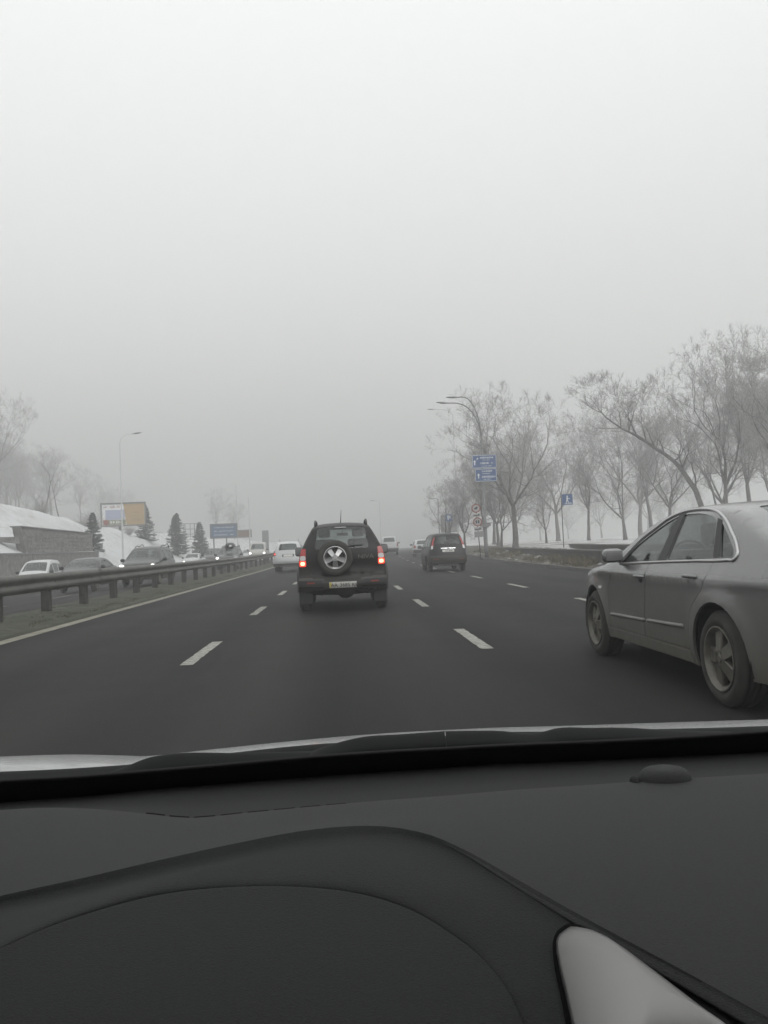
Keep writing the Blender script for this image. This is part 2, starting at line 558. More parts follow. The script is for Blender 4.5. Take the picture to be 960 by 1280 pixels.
def ground_mat(name, stops, scales, bump=0.4, bscale=3.0, rough=0.95):
    """several colours broken up by two noises"""
    m = bpy.data.materials.new(name)
    m.use_nodes = True
    n, l = m.node_tree.nodes, m.node_tree.links
    b = n['Principled BSDF']
    b.inputs['Roughness'].default_value = rough
    t = n.new('ShaderNodeTexCoord')
    a1, a2 = n.new('ShaderNodeTexNoise'), n.new('ShaderNodeTexNoise')
    for a, s in zip((a1, a2), scales):
        a.inputs['Scale'].default_value = s
        a.inputs['Detail'].default_value = 9
        a.inputs['Roughness'].default_value = 0.62
        l.new(t.outputs['Object'], a.inputs['Vector'])
    mx = n.new('ShaderNodeMath'); mx.operation = 'MULTIPLY_ADD'
    mx.inputs[1].default_value = 0.45
    sc = n.new('ShaderNodeMath'); sc.operation = 'MULTIPLY'; sc.inputs[1].default_value = 0.55
    l.new(a1.outputs['Fac'], sc.inputs[0])
    l.new(a2.outputs['Fac'], mx.inputs[0]); l.new(sc.outputs[0], mx.inputs[2])
    rp = n.new('ShaderNodeValToRGB')
    while len(rp.color_ramp.elements) < len(stops):
        rp.color_ramp.elements.new(0.5)
    for e, (p, c) in zip(rp.color_ramp.elements, stops):
        e.position = p
        e.color = (*c, 1)
    l.new(mx.outputs[0], rp.inputs['Fac'])
    l.new(rp.outputs['Color'], b.inputs['Base Color'])
    n3 = n.new('ShaderNodeTexNoise'); n3.inputs['Scale'].default_value = bscale; n3.inputs['Detail'].default_value = 8
    l.new(t.outputs['Object'], n3.inputs['Vector'])
    bp = n.new('ShaderNodeBump'); bp.inputs['Strength'].default_value = bump; bp.inputs['Distance'].default_value = 0.1
    l.new(n3.outputs['Fac'], bp.inputs['Height']); l.new(bp.outputs[0], b.inputs['Normal'])
    return m

def asphalt_mat():
    m = bpy.data.materials.new('asphalt')
    m.use_nodes = True
    n, l = m.node_tree.nodes, m.node_tree.links
    b = n['Principled BSDF']
    b.inputs['Specular IOR Level'].default_value = 0.08
    t = n.new('ShaderNodeTexCoord')
    mp = n.new('ShaderNodeMapping'); mp.inputs['Scale'].default_value = (1.1, 0.06, 1)     # worn wheel paths run along the road
    l.new(t.outputs['Object'], mp.inputs[0])
    a1 = n.new('ShaderNodeTexNoise'); a1.inputs['Scale'].default_value = 1.0; a1.inputs['Detail'].default_value = 5
    l.new(mp.outputs[0], a1.inputs['Vector'])
    a2 = n.new('ShaderNodeTexNoise'); a2.inputs['Scale'].default_value = 0.55; a2.inputs['Detail'].default_value = 8; a2.inputs['Roughness'].default_value = 0.7
    l.new(t.outputs['Object'], a2.inputs['Vector'])
    a3 = n.new('ShaderNodeTexNoise'); a3.inputs['Scale'].default_value = 55; a3.inputs['Detail'].default_value = 3
    l.new(t.outputs['Object'], a3.inputs['Vector'])
    s1 = n.new('ShaderNodeMath'); s1.operation = 'ADD'
    l.new(a1.outputs['Fac'], s1.inputs[0]); l.new(a2.outputs['Fac'], s1.inputs[1])
    s2 = n.new('ShaderNodeMath'); s2.operation = 'MULTIPLY_ADD'; s2.inputs[1].default_value = 0.38
    s3 = n.new('ShaderNodeMath'); s3.operation = 'MULTIPLY'; s3.inputs[1].default_value = 0.32
    l.new(a3.outputs['Fac'], s3.inputs[0])
    l.new(s1.outputs[0], s2.inputs[0]); l.new(s3.outputs[0], s2.inputs[2])
    sx = n.new('ShaderNodeSeparateXYZ'); l.new(t.outputs['Object'], sx.inputs[0])
    ph = n.new('ShaderNodeMath'); ph.operation = 'MULTIPLY_ADD'; ph.inputs[1].default_value = 2 * math.pi / 1.66; ph.inputs[2].default_value = 2 * math.pi * 0.91 / 1.66
    cs_ = n.new('ShaderNodeMath'); cs_.operation = 'COSINE'
    l.new(sx.outputs['X'], ph.inputs[0]); l.new(ph.outputs[0], cs_.inputs[0])
    s4 = n.new('ShaderNodeMath'); s4.operation = 'MULTIPLY_ADD'; s4.inputs[1].default_value = 0.05          # polished wheel tracks
    l.new(cs_.outputs[0], s4.inputs[0]); l.new(s2.outputs[0], s4.inputs[2])
    s2 = s4
    rp = n.new('ShaderNodeValToRGB')
    rp.color_ramp.elements[0].position, rp.color_ramp.elements[1].position = 0.36, 0.72
    rp.color_ramp.elements[0].color = (0.0075, 0.0077, 0.008, 1)
    rp.color_ramp.elements[1].color = (0.030, 0.0296, 0.0288, 1)
    l.new(s2.outputs[0], rp.inputs['Fac']); l.new(rp.outputs['Color'], b.inputs['Base Color'])
    rr = n.new('ShaderNodeMapRange'); rr.inputs['To Min'].default_value, rr.inputs['To Max'].default_value = 0.55, 0.85
    l.new(a2.outputs['Fac'], rr.inputs['Value']); l.new(rr.outputs['Result'], b.inputs['Roughness'])
    bp = n.new('ShaderNodeBump'); bp.inputs['Strength'].default_value = 0.35; bp.inputs['Distance'].default_value = 0.01
    l.new(a3.outputs['Fac'], bp.inputs['Height']); l.new(bp.outputs[0], b.inputs['Normal'])
    return m

M['asphalt'] = asphalt_mat()
M['snowground'] = ground_mat('snowy_ground', [(0.30, (0.16, 0.145, 0.12)), (0.40, (0.42, 0.42, 0.41)), (0.52, (0.54, 0.55, 0.56)), (0.8, (0.60, 0.61, 0.62))], (0.12, 0.9))
M['parkground'] = ground_mat('thawing_park_snow', [(0.34, (0.12, 0.11, 0.09)), (0.45, (0.36, 0.355, 0.34)), (0.55, (0.56, 0.565, 0.57)), (0.8, (0.68, 0.69, 0.70))], (0.09, 0.5))
M['verge'] = ground_mat('dirty_verge', [(0.36, (0.030, 0.028, 0.024)), (0.50, (0.062, 0.056, 0.044)), (0.575, (0.105, 0.094, 0.07)), (0.66, (0.32, 0.31, 0.295))], (0.9, 3.0), bump=0.8)
M['median'] = ground_mat('median_earth', [(0.36, (0.024, 0.026, 0.016)), (0.52, (0.04, 0.043, 0.027)), (0.62, (0.058, 0.057, 0.043)), (0.74, (0.10, 0.097, 0.084))], (0.8, 4.0), bump=0.7)

# the base ground under everything, out to where the fog hides it
gm = MB()
gm.add([(-600, -200, -2.2), (600, -200, -2.2), (600, 640, -2.2), (-600, 640, -2.2)], [(0, 1, 2, 3)])
tag(gm.build('ground', M['snowground']), kind='structure')

road = sheet('road', lambda Y: np.linspace(-5.35, float(right_edge(Y)) + 0.02, 6), lambda X, Y: road_z(Y), M['asphalt'])
opp = sheet('opposite_road', lambda Y: np.linspace(-18.2, -7.3, 5), lambda X, Y: opp_z(X, Y), M['asphalt'])
med = sheet('median_strip', lambda Y: np.array([-7.42, -7.34, -7.2, -6.9, -6.5, -6.1, -5.7, -5.45, -5.36, -5.3]),
            lambda X, Y: road_z(Y) + np.where((X < -7.38) | (X > -5.32), -0.06, 0.035) + np.where((X > -7.25) & (X < -5.5), 0.03 + 0.07 * hash_noise(X * 1.0, Y, 0.6, 3), 0.0), M['median'],
            ys=np.concatenate([np.arange(-30, 60, 0.5), np.arange(60, 300, 4)]))

def strip_mesh(name, x0, x1, ya, yb, dz, zf, m, parent):
    """a painted strip that follows the road"""
    ys = np.linspace(ya, yb, max(2, int((yb - ya) / (0.12 if yb - ya < 5 and ya < 30 else 2.0)) + 2))
    V, F = [], []
    wj = random.Random(int(ya * 100))
    for q, Y in enumerate(ys):
        c = float(curve_x(Y))
        for x in (x0, x1):
            chip = wj.choice((0, 0, 0, 0, 0.003, 0.006, 0.012)) * (1 if x == x0 else -1) if len(ys) > 6 else 0
            V.append((x + c + chip, Y + (wj.uniform(-0.02, 0.02) if len(ys) > 6 else 0), float(zf(x, Y)) + dz))
    for i in range(len(ys) - 1):
        F.append((2 * i, 2 * i + 1, 2 * i + 3, 2 * i + 2))
    return link(name, pydata(name, V, F), parent, m)

rz_ = lambda x, Y: road_z(Y)
for lx, y0 in ((-1.745, 9.2), (1.60, 9.35), (4.72, 21.1 - 6.8 * 2)):
    for k in range(17):
        ya = y0 + 6.85 * k - (6.85 if y0 > 9 else 0)
        strip_mesh('lane_dash', lx - 0.075, lx + 0.075, ya, ya + 2.3, 0.005, rz_, M['paintline'], road)
strip_mesh('edge_line', -5.28, -5.03, -20, 240, 0.005, rz_, M['edgepaint'], road)
strip_mesh('edge_line', -7.62, -7.47, -20, 240, 0.006, lambda x, Y: opp_z(x, Y), M['edgepaint'], opp)
for lx, y0 in ((-10.75, 6.0), (-14.2, 8.0)):
    for k in range(18):
        ya = y0 + 6.2 * k
        strip_mesh('lane_dash', lx - 0.06, lx + 0.06, ya, ya + 2.6, 0.006, lambda x, Y: opp_z(x, Y), M['paintline'], opp)

# kerb along the right edge: each kerb stone its own piece
kerb = tag(bpy.data.objects.new('kerb', None), kind='structure')
COL.objects.link(kerb)
y = 12.0
km = M['coping']
while y < 110:
    ln = 1.0 if y < 50 else 3.0
    a, b_ = y + 0.012, y + ln - 0.012
    V = []
    for yy in (a, b_):
        xe, zz, c = float(right_edge(yy)), float(road_z(yy)), float(curve_x(yy))
        V += [(xe + c, yy, zz - 0.1), (xe + c + 0.012, yy, zz + 0.115), (xe + c + 0.03, yy, zz + 0.13), (xe + c + 0.16, yy, zz + 0.13), (xe + c + 0.16, yy, zz - 0.1)]
    F = [(i, i + 1, i + 6, i + 5) for i in range(4)] + [(4, 3, 2, 1, 0), (5, 6, 7, 8, 9)]
    link('kerb_stone', pydata('kerb_stone', V, F), kerb, M['concrete'])
    y += ln

# right verge: dirty bank up to the wall, then the park
def wall_x(Y):
    return 9.25 + 0.088 * (np.asarray(Y, float) - 27.0)

def verge_z(X, Y):
    """height of the ground right of the kerb; X without the bend"""
    e = right_edge(Y)
    t = X - e
    base = road_z(Y) * 0.6 + np.interp(t, [0, 0.14, 0.5, 1.2, 2.2, 4.0, 9.0, 30, 300], [0.10, 0.13, 0.2, 0.3, 0.42, 0.62, 0.74, 0.8, 0.9])
    lump = (hash_noise(X, Y, 0.7, 5) - 0.5) * 0.24 + (hash_noise(X, Y, 0.23, 6) - 0.5) * 0.12
    f = np.interp(t, [0.12, 0.4, 3, 5, 12], [0, 1, 1, 0.35, 0.5])
    far = (hash_noise(X, Y, 6.0, 8) - 0.5) * 0.3 * np.interp(t, [5, 12], [0, 1])
    return base + lump * f * np.interp(Y, [0, 60, 90], [1, 1, 0.6]) + far

YV = np.concatenate([np.arange(-10, 14, 2.0), np.arange(14, 62, 0.22), np.arange(62, 120, 1.5), np.arange(120, 300, 8), np.arange(300, 621, 40)])
verge = sheet('verge', lambda Y: float(right_edge(Y)) + np.array([0.155, 0.3, 0.45, 0.6, 0.75, 0.9, 1.05, 1.2, 1.4, 1.6, 1.85, 2.1, 2.4, 2.8, 3.2, 3.7, 4.2]), verge_z, M['verge'], ys=YV)
park = sheet('park_ground', lambda Y: float(right_edge(Y)) + np.array([4.2, 5, 6, 7, 8.5, 10, 12, 14, 17, 20, 25, 32, 42, 60, 90, 150, 320]), verge_z, M['parkground'],
             ys=np.concatenate([np.arange(-10, 100, 1.5), np.arange(100, 300, 8), np.arange(300, 621, 40)]))

# left bank: pavement edge, a snowy slope up to a terrace, and far behind it the wooded hillside
def bank_z(X, Y):
    u = -18.15 - X
    base = opp_z(np.full_like(X, -18.2), Y)
    blend = sstep((Y - 74.5) / 3.0)
    us = np.interp(Y, [0, 70, 100, 140, 220], [11.0, 10.6, 7.5, 6.0, 6.0])
    hs = np.interp(Y, [0, 70, 100, 140, 220], [6.6, 6.5, 3.4, 2.4, 2.0])
    walled = np.interp(u, [0, 0.2, 3.2, 3.7, 4.7], [0.02, 0.12, 0.2, 2.2, 2.3])
    walled = np.where(u > 4.7, 2.3 + (hs - 2.3) * np.clip((u - 4.7) / (us - 4.7), 0, 1), walled)
    free = np.where(u < 1.2, np.interp(u, [0, 0.2, 1.2], [0.02, 0.12, 0.25]), 0.25 + (hs - 0.25) * np.clip((u - 1.2) / (us - 1.2), 0, 1)**1.5)
    h = walled * (1 - blend) + free * blend
    h = h + np.where(u > us, np.interp(u - us, [0, 8, 40, 105, 175, 235, 400], [0, 1.6, 6, 20, 46, 56, 59]), 0) * np.interp(Y, [0, 200, 320, 420], [1, 1, 0.5, 0.25])
    return base + h + ((hash_noise(X, Y, 3.5, 11) - 0.5) * 0.5 + (hash_noise(X, Y, 7.0, 14) - 0.5) * 1.5) * np.interp(u, [4.7, 9], [0, 1])

BU = np.array([0, 0.2, 0.21, 1, 2, 3, 3.2, 3.7, 4.7, 5.5, 6.5, 7.5, 8.5, 10, 11, 12, 14, 17, 20, 24, 29, 34])
YB = np.concatenate([np.arange(-10, 60, 3.0), np.arange(60, 100, 1.0), np.arange(100, 300, 8), np.arange(300, 621, 40)])
bank = sheet('snowy_bank', lambda Y: -18.15 - BU, bank_z, M['snowground'], ys=YB)
M['litter'] = ground_mat('wooded_slope_litter', [(0.34, (0.05, 0.045, 0.04)), (0.5, (0.085, 0.078, 0.07)), (0.62, (0.16, 0.155, 0.148)), (0.75, (0.4, 0.4, 0.4))], (0.05, 0.25))
hill = sheet('wooded_hill', lambda Y: -18.15 - np.array([34, 36, 40, 46, 52, 60, 70, 80, 90, 105, 120, 150, 180, 220, 300, 400]), bank_z, M['litter'], ys=np.concatenate([np.arange(-10, 300, 8), np.arange(300, 621, 40)]))

def place_z(X, Y):
    """ground height at a world point (bend included)"""
    x = np.array([X - float(curve_x(Y))]); y_ = np.array([float(Y)])
    if x[0] < -18.15:
        return float(bank_z(x, y_)[0])
    if x[0] < -7.3:
        return float(opp_z(x, y_)[0])
    if x[0] < float(right_edge(Y)):
        return float(road_z(y_)[0])
    return float(verge_z(x, y_)[0])
# ------------------------------------------------------------------ vehicles
def wheel_meshes(Rt, wt, Rr, spokes, style):
    """tyre, rim and brake disc meshes; the outside faces -x, hub at the origin"""
    t = MB()
    h = wt / 2
    prof = [(-h + 0.012, Rr - 0.004), (-h - 0.004, Rr + 0.02), (-h - 0.008, (Rr + Rt) / 2), (-h + 0.008, Rt - 0.03), (-h + 0.03, Rt - 0.007)]
    for k in range(4):
        x = -h + 0.03 + (wt - 0.06) * (k + 0.5) / 4
        g = (wt - 0.06) / 4 * 0.5
        prof += [(x - g + 0.006, Rt), (x + g - 0.006, Rt), (x + g - 0.005, Rt - 0.008), (x + g + 0.005, Rt - 0.008)]
    prof += [(h - 0.03, Rt - 0.007), (h - 0.008, Rt - 0.03), (h + 0.006, (Rr + Rt) / 2), (h, Rr)]
    t.lathe_x(prof, 40)
    tm = pydata('tyre', t.V, t.F, True)
    r = MB()
    r.lathe_x([(-h + 0.014, Rr - 0.004), (-h - 0.004, Rr - 0.002), (-h - 0.006, Rr - 0.012), (-h + 0.012, Rr - 0.03), (-h + 0.05, Rr - 0.04), (h - 0.02, Rr - 0.05)], 40)
    xo = -h + 0.004
    for k in range(spokes):
        a0 = 2 * math.pi * (k + 0.5) / spokes
        for side in ((0,) if style != 'double' else (-1, 1)):
            wi, wo = (0.034, 0.05) if style == 'double' else (0.082, 0.112)
            sh = side * 0.30
            rows_o, rows_i = [], []
            for q in np.linspace(0, 1, 6):
                rad = 0.055 + (Rr - 0.02 - 0.055) * q
                w = (wi + (wo - wi) * q) / 2 * (Rr / 0.22)
                a = a0 + sh * q * 0.6
                ca, sa = math.cos(a), math.sin(a)
                xx = xo + 0.012 + 0.025 * (1 - q)**2 * -0.6 + 0.014 * q
                rows = []
                for s_, dx in ((-1, 0.012), (-0.86, 0.001), (-0.3, 0.003), (0.3, 0.003), (0.86, 0.001), (1, 0.012), (0.9, 0.04), (-0.9, 0.04)):
                    py, pz = ca * rad - sa * w * s_, sa * rad + ca * w * s_
                    rows.append((xx + dx, py, pz))
                rows.append(rows[0])
                rows_o.append(rows)
            r.loft(rows_o)
    r.lathe_x([(xo - 0.006, 0.0), (xo - 0.006, 0.026), (xo - 0.001, 0.03), (xo + 0.004, 0.032), (xo + 0.004, 0.062), (xo + 0.012, 0.07), (xo + 0.05, 0.072)], 24)
    for k in range(5):
        a = 2 * math.pi * k / 5
        r.lathe_x([(xo - 0.004, 0.0), (xo - 0.004, 0.007), (xo + 0.01, 0.009)], 6, (0, 0.047 * math.cos(a), 0.047 * math.sin(a)))
    rm = pydata('rim', r.V, r.F, True)
    try:
        rm.set_sharp_from_angle(angle=R(45))
    except Exception:
        pass
    d = MB()
    d.lathe_x([(xo + 0.07, 0.0), (xo + 0.07, Rr * 0.68), (xo + 0.09, Rr * 0.68)], 28)
    d.lathe_x([(xo + 0.10, 0.0), (xo + 0.10, Rr - 0.01)], 28)
    dm = pydata('brake_disc', d.V, d.F, True)
    return tm, rm, dm

_wc = {}
def wheel(parent, x, y, Rt, wt, Rr, side, spokes=5, style='single', mt='rubber', mrim='alloyd', spin=0.0):
    key = (round(Rt, 3), round(wt, 3), round(Rr, 3), spokes, style, mt, mrim)
    if key not in _wc:
        tm, rm, dm = wheel_meshes(Rt, wt, Rr, spokes, style)
        tm.materials.append(M[mt]); rm.materials.append(M[mrim]); dm.materials.append(M['disc'])
        _wc[key] = (tm, rm, dm)
    tm, rm, dm = _wc[key]
    w = link('wheel', tm, parent)
    w.location = (x, y, Rt)
    w.rotation_euler = (spin, 0, 0 if side < 0 else math.pi)
    link('rim', rm, w)
    link('brake_disc', dm, w)
    return w

class Car:
    """Body shell from a side outline, plan taper and cross-section; the openings are cut out and glazed."""
    def __init__(s, name, label, loc, rz, prof, half, plan, sec, wheels, Rt=0.32, wt=0.2, Rr=0.21, zb=0.2, arch=0.37, r=0.07, flare=0.02,
                 step=0.09, group=None, pstep=0.07, archf=None):
        s.root = thing(name, label, 'car', loc, rz, group)
        s.step, s.half, s.r, s.wheels, s.zb, s.arch, s.flare = step, half, r, wheels, zb, arch, flare
        s.Rt, s.wt, s.Rr = Rt, wt, Rr
        s.plan, s.sec = np.array(plan, float), np.array(sec, float)
        P = resample(prof, pstep)
        s.P = P[:, :2]; s.bow = P[:, 2]
        T = np.gradient(s.P, axis=0); T /= np.linalg.norm(T, axis=1)[:, None] + 1e-9
        s.N = np.stack([-T[:, 1], T[:, 0]], 1)
        s.arc = np.concatenate([[0], np.cumsum(np.linalg.norm(np.diff(s.P, axis=0), axis=1))])
        s.top = int(np.argmax(s.P[:, 1]))
        s.sw = s.W(s.P[:, 0], s.P[:, 1])
        # wheel arches cut into the outline
        yf, yr = s.P[-1, 0], s.P[0, 0]
        bot = [np.array((yf, s.P[-1, 1]))]
        for wy in sorted(wheels, reverse=True):
            h = Rt - zb
            ang = math.asin(max(-1, min(1, (zb - Rt) / arch)))
            for a in np.linspace(ang, math.pi - ang, 18):
                bot.append(np.array((wy + arch * math.cos(a), Rt + arch * math.sin(a))))
        bot.append(np.array((yr, s.P[0, 1])))
        s.outline = np.vstack([s.P, np.array(bot)[1:-1]])

    def W(s, y, z, fil=True):
        y, z = np.asarray(y, float), np.asarray(z, float)
        w = s.half * np.interp(y, s.plan[:, 0], s.plan[:, 1]) * np.interp(z, s.sec[:, 0], s.sec[:, 1])
        for wy in s.wheels:
            d = np.hypot(y - wy, z - s.Rt)
            w = w + s.flare * np.exp(-((d - s.arch) / 0.09)**2)
        if fil:
            d = np.minimum(dist_poly(np.stack([y.ravel(), z.ravel()], 1), s.P, closed=False).reshape(y.shape), s.r)
            w = w - s.r + np.sqrt(np.maximum(s.r**2 - (s.r - d)**2, 0))
        return w

    def side(s, sg):
        def f(y, z, off):
            return np.stack([sg * (s.W(y, z) + off), y, z], 1)
        return f

    def strip(s):
        def f(u, a, off):                       # u in metres across at the widest, a = arc length
            i = np.clip(np.interp(a, s.arc, np.arange(len(s.arc))), 0, len(s.arc) - 1)
            k = np.arange(len(s.arc))
            py, pz = np.interp(i, k, s.P[:, 0]), np.interp(i, k, s.P[:, 1])
            ny, nz = np.interp(i, k, s.N[:, 0]), np.interp(i, k, s.N[:, 1])
            w, bw_ = np.interp(i, k, s.sw), np.interp(i, k, s.bow)
            q = np.clip(u / s.half, -1, 1)
            d = bw_ * (1 - np.abs(q)**2.6) + off
            return np.stack([q * w, py + ny * d, pz + nz * d], 1)
        return f

    def face(s, rear=True):
        """map (x, z) on the tail or the nose"""
        P = s.P[:s.top + 1] if rear else s.P[s.top:][::-1]
        bw_ = s.bow[:s.top + 1] if rear else s.bow[s.top:][::-1]
        sw = s.sw[:s.top + 1] if rear else s.sw[s.top:][::-1]
        zz = np.maximum.accumulate(P[:, 1]) + np.arange(len(P)) * 1e-6
        sg = -1 if rear else 1
        def f(x, z, off):
            w = np.maximum(np.interp(z, zz, sw), 0.05)
            q = np.clip(np.abs(x) / w, 0, 1.15)
            return np.stack([x, np.interp(z, zz, P[:, 0]) + sg * (np.interp(z, zz, bw_) * (1 - q**2.6) + off), z], 1)
        return f

    def s_at(s, z, rear=True):
        """arc length where the tail (or nose) outline reaches height z"""
        idx = range(0, s.top + 1) if rear else range(len(s.P) - 1, s.top - 1, -1)
        for i in idx:
            if s.P[i, 1] >= z:
                return s.arc[i]
        return s.arc[s.top]

    def ring_pts(s, outer):
        """rows of points close to the silhouette so that its rounded edge is smooth"""
        o = []
        for d in (0.006, 0.016, 0.032, 0.055):
            if d < s.r:
                Q = s.P - s.N * d
                Q = Q[::1]
                o.append(Q[dist_poly(Q, s.P, closed=False) > d * 0.8])
        return np.vstack(o) if o else None

    def shell(s, paint, windows=(), doors=(), screens=(), gl='glass', trim=None, body_name='body', glass_off=-0.008, crease=None):
        """windows: outlines on the side; doors: (outline, [windows]); screens: (name, s0, s1, half width bottom, half width top, material)"""
        st = s.step
        cre = np.array([(y, z) for z in (crease or []) for y in np.arange(s.P[:, 0].min() + 0.05, s.P[:, 0].max() - 0.05, st * 0.7)]).reshape(-1, 2)
        for sg in (-1, 1):
            holes = [np.array(w) for w in windows]
            for dpoly, dw in doors:
                holes.append(np.array(dpoly))
            panel(body_name if sg < 0 else 'body_side', s.outline, holes, s.side(sg), st, paint, s.root, rim=0.02, extra=np.vstack([s.ring_pts(s.outline), cre]), flip=(sg > 0))
            for w in windows:
                panel('window', w, [], s.side(sg), st * 1.5, M[gl], s.root, rim=0, off=glass_off, flip=(sg > 0))
            for dpoly, dw in doors:
                d = panel('door', inset(densify(np.array(dpoly), st * 0.6), 0.0045), [np.array(w) for w in dw], s.side(sg), st, paint, s.root, rim=0.03, flip=(sg > 0), extra=cre if len(cre) else None)
                for w in dw:
                    panel('window', w, [], s.side(sg), st * 1.5, M[gl], d, rim=0, off=glass_off, flip=(sg > 0))
        holes = []
        for nm, s0, s1, hb, ht, m in screens:
            poly = round_poly([(-hb, s0), (hb, s0), (ht, s1), (-ht, s1)], 0.07)
            holes.append(poly)
            panel(nm, poly, [], s.strip(), st * 1.2, M[m], s.root, rim=0, off=-0.006, flip=True)
        rect = [(-s.half, 0), (s.half, 0), (s.half, s.arc[-1]), (-s.half, s.arc[-1])]
        ex = [(u * s.half, a) for a in s.arc[1:-1] for u in (-0.985, -0.9, -0.75, -0.5, -0.25, 0, 0.25, 0.5, 0.75, 0.9, 0.985)]
        rect = np.array([(-s.half, a) for a in s.arc[::-1]] + [(s.half, a) for a in s.arc])
        panel('body_top', rect, holes, s.strip(), max(st, 0.12), paint, s.root, rim=0.02, extra=ex, flip=True)

    def running_gear(s, spokes=5, style='single', mrim='alloyd', mt='rubber', track=None):
        for wy in s.wheels:
            for sg in (-1, 1):
                wx = float(s.half * np.interp(wy, s.plan[:, 0], s.plan[:, 1]) * np.interp(s.Rt, s.sec[:, 0], s.sec[:, 1])) - s.wt / 2 - 0.012 if track is None else track
                wheel(s.root, sg * wx, wy, s.Rt, s.wt, s.Rr, sg, spokes, style, mt, mrim, spin=random.random() * 6)
        b = MB()
        y0, y1 = s.P[:, 0].min() + 0.18, s.P[:, 0].max() - 0.18
        a0, a1 = min(s.wheels), max(s.wheels)
        w = s.half * 0.93
        wn = s.half - s.wt - 0.10
        g = s.arch + 0.03
        zt = s.sec_belt - 0.05
        for ya, yb, ww in ((y0, a0 - g, w - 0.06), (a0 - g, a0 + g, wn), (a0 + g, a1 - g, w), (a1 - g, a1 + g, wn), (a1 + g, y1, w - 0.12)):
            if yb > ya:
                zt2 = min(zt, float(np.interp((ya + yb) / 2, s.P[s.top:, 0], s.P[s.top:, 1])) - 0.14) if (ya + yb) / 2 > s.P[s.top, 0] else zt
                ww = min(ww, float(min(s.W(np.array([ya, yb]), np.array([0.45, 0.45]), False))) - 0.05)
                b.box((0, (ya + yb) / 2, (s.zb + 0.03 + zt2) / 2), (2 * ww, yb - ya - 0.004, zt2 - s.zb - 0.03))
        b.build('chassis', M['dark'], s.root)

    def seats(s, rows, zseat, x=0.36, headz=0.55, mirror=None, wheel_at=None):
        for yy in rows:
            for sx in (-1, 1):
                m = MB()
                m.rbox((sx * x, yy, zseat + 0.30), (0.46, 0.14, 0.62), 0.06)
                m.rbox((sx * x, yy - 0.01, zseat + 0.30 + 0.31 + 0.13), (0.25, 0.09, 0.18), 0.04)
                for q in (-0.05, 0.05):
                    m.tube([(sx * x + q, yy, zseat + 0.55), (sx * x + q, yy, zseat + 0.7)], 0.006, 6)
                m.build('seat', M['cloth'], s.root, True)
        if mirror:
            m = MB()
            m.rbox(mirror, (0.24, 0.03, 0.065), 0.015)
            m.tube([mirror, (mirror[0], mirror[1] + 0.05, mirror[2] + 0.1)], 0.01, 6)
            m.build('inside_mirror', M['black'], s.root, True)
        if wheel_at:
            m = MB()
            th = np.linspace(0, 2 * math.pi, 25)
            m.tube([(wheel_at[0] + 0.185 * math.cos(a), wheel_at[1] - 0.07 * math.sin(a), wheel_at[2] + 0.17 * math.sin(a)) for a in th], 0.014, 6, False)
            m.build('steering_wheel', M['black'], s.root, True)

    def door_mirror(s, y, z, paint, size=(0.2, 0.11, 0.15), gl='chrome', gap=0.04, front=False):
        for sg in (-1, 1):
            w = float(s.W(np.array([y]), np.array([z]))[0])
            c = (sg * (w + gap + size[0] / 2), y, z + 0.03)
            m = MB()
            m.rbox(c, size, 0.045)
            m.tube([(sg * (w - 0.04), y + 0.02, z - 0.03), (c[0] - sg * size[0] * 0.3, y, c[2] - size[2] * 0.3)], 0.028, 8)
            mo = m.build('door_mirror', paint, s.root, True)
            g = MB()
            g.rbox((c[0], c[1] - size[1] / 2, c[2]), (size[0] - 0.03, 0.008, size[2] - 0.035), 0.02)
            g.build('mirror_glass', M[gl], mo, True)

    def rear_panel(s, name, poly, m, off=0.012, parent=None, rim=0.04, holes=(), r=0.02, rear=True, step=0.06):
        P = round_poly(poly, r) if r else np.array(poly, float)
        return panel(name, P, [round_poly(h, 0.02) for h in holes], s.face(rear), step, m, parent or s.root, rim=rim, off=off, flip=not rear)

    def plate(s, x, z, w=0.52, h=0.112, text=None, off=0.02, rear=True, stripe=True, size=0.085):
        p = s.rear_panel('number_plate', [(x - w / 2, z - h / 2), (x + w / 2, z - h / 2), (x + w / 2, z + h / 2), (x - w / 2, z + h / 2)], M['plate'], off, rim=0.02, r=0.01, rear=rear)
        f = s.face(rear)
        if stripe:
            s.rear_panel('plate_stripe', [(x - w / 2 + 0.005, z - h / 2 + 0.006), (x - w / 2 + 0.045, z - h / 2 + 0.006), (x - w / 2 + 0.045, z + h / 2 - 0.006), (x - w / 2 + 0.005, z + h / 2 - 0.006)], M['yellow'], off + 0.002, p, 0.0, r=0, rear=rear)
        if text:
            y0 = f(np.array([x]), np.array([z]), off + 0.003)[0][1]
            ab = f(np.array([x, x]), np.array([z - h / 2, z + h / 2]), off + 0.012)
            th = math.atan2(ab[1][2] - ab[0][2], ab[1][1] - ab[0][1])
            yc = ab[0][1] + (ab[1][1] - ab[0][1]) * (h / 2 - size * 0.36) / h
            total = text_width(text, size)
            done = ''
            for wd in text.split(' '):                  # each group of characters on its own
                done = (done + ' ' + wd).strip()
                o = text_obj('lettering', wd, size, M['ink'], p, align='LEFT')
                o.location = (x + 0.02 - total / 2 + text_width(done, size) - text_width(wd, size), yc, z - size * 0.36)
                o.rotation_euler = (th, 0, 0)
        return p

def text_width(body, size):
    cu = bpy.data.curves.new('w', 'FONT')
    cu.body, cu.size = body, size
    tmp = bpy.data.objects.new('w', cu)
    COL.objects.link(tmp)
    bpy.context.view_layer.update()
    w = tmp.evaluated_get(bpy.context.evaluated_depsgraph_get()).dimensions.x
    bpy.data.objects.remove(tmp)
    bpy.data.curves.remove(cu)
    return w

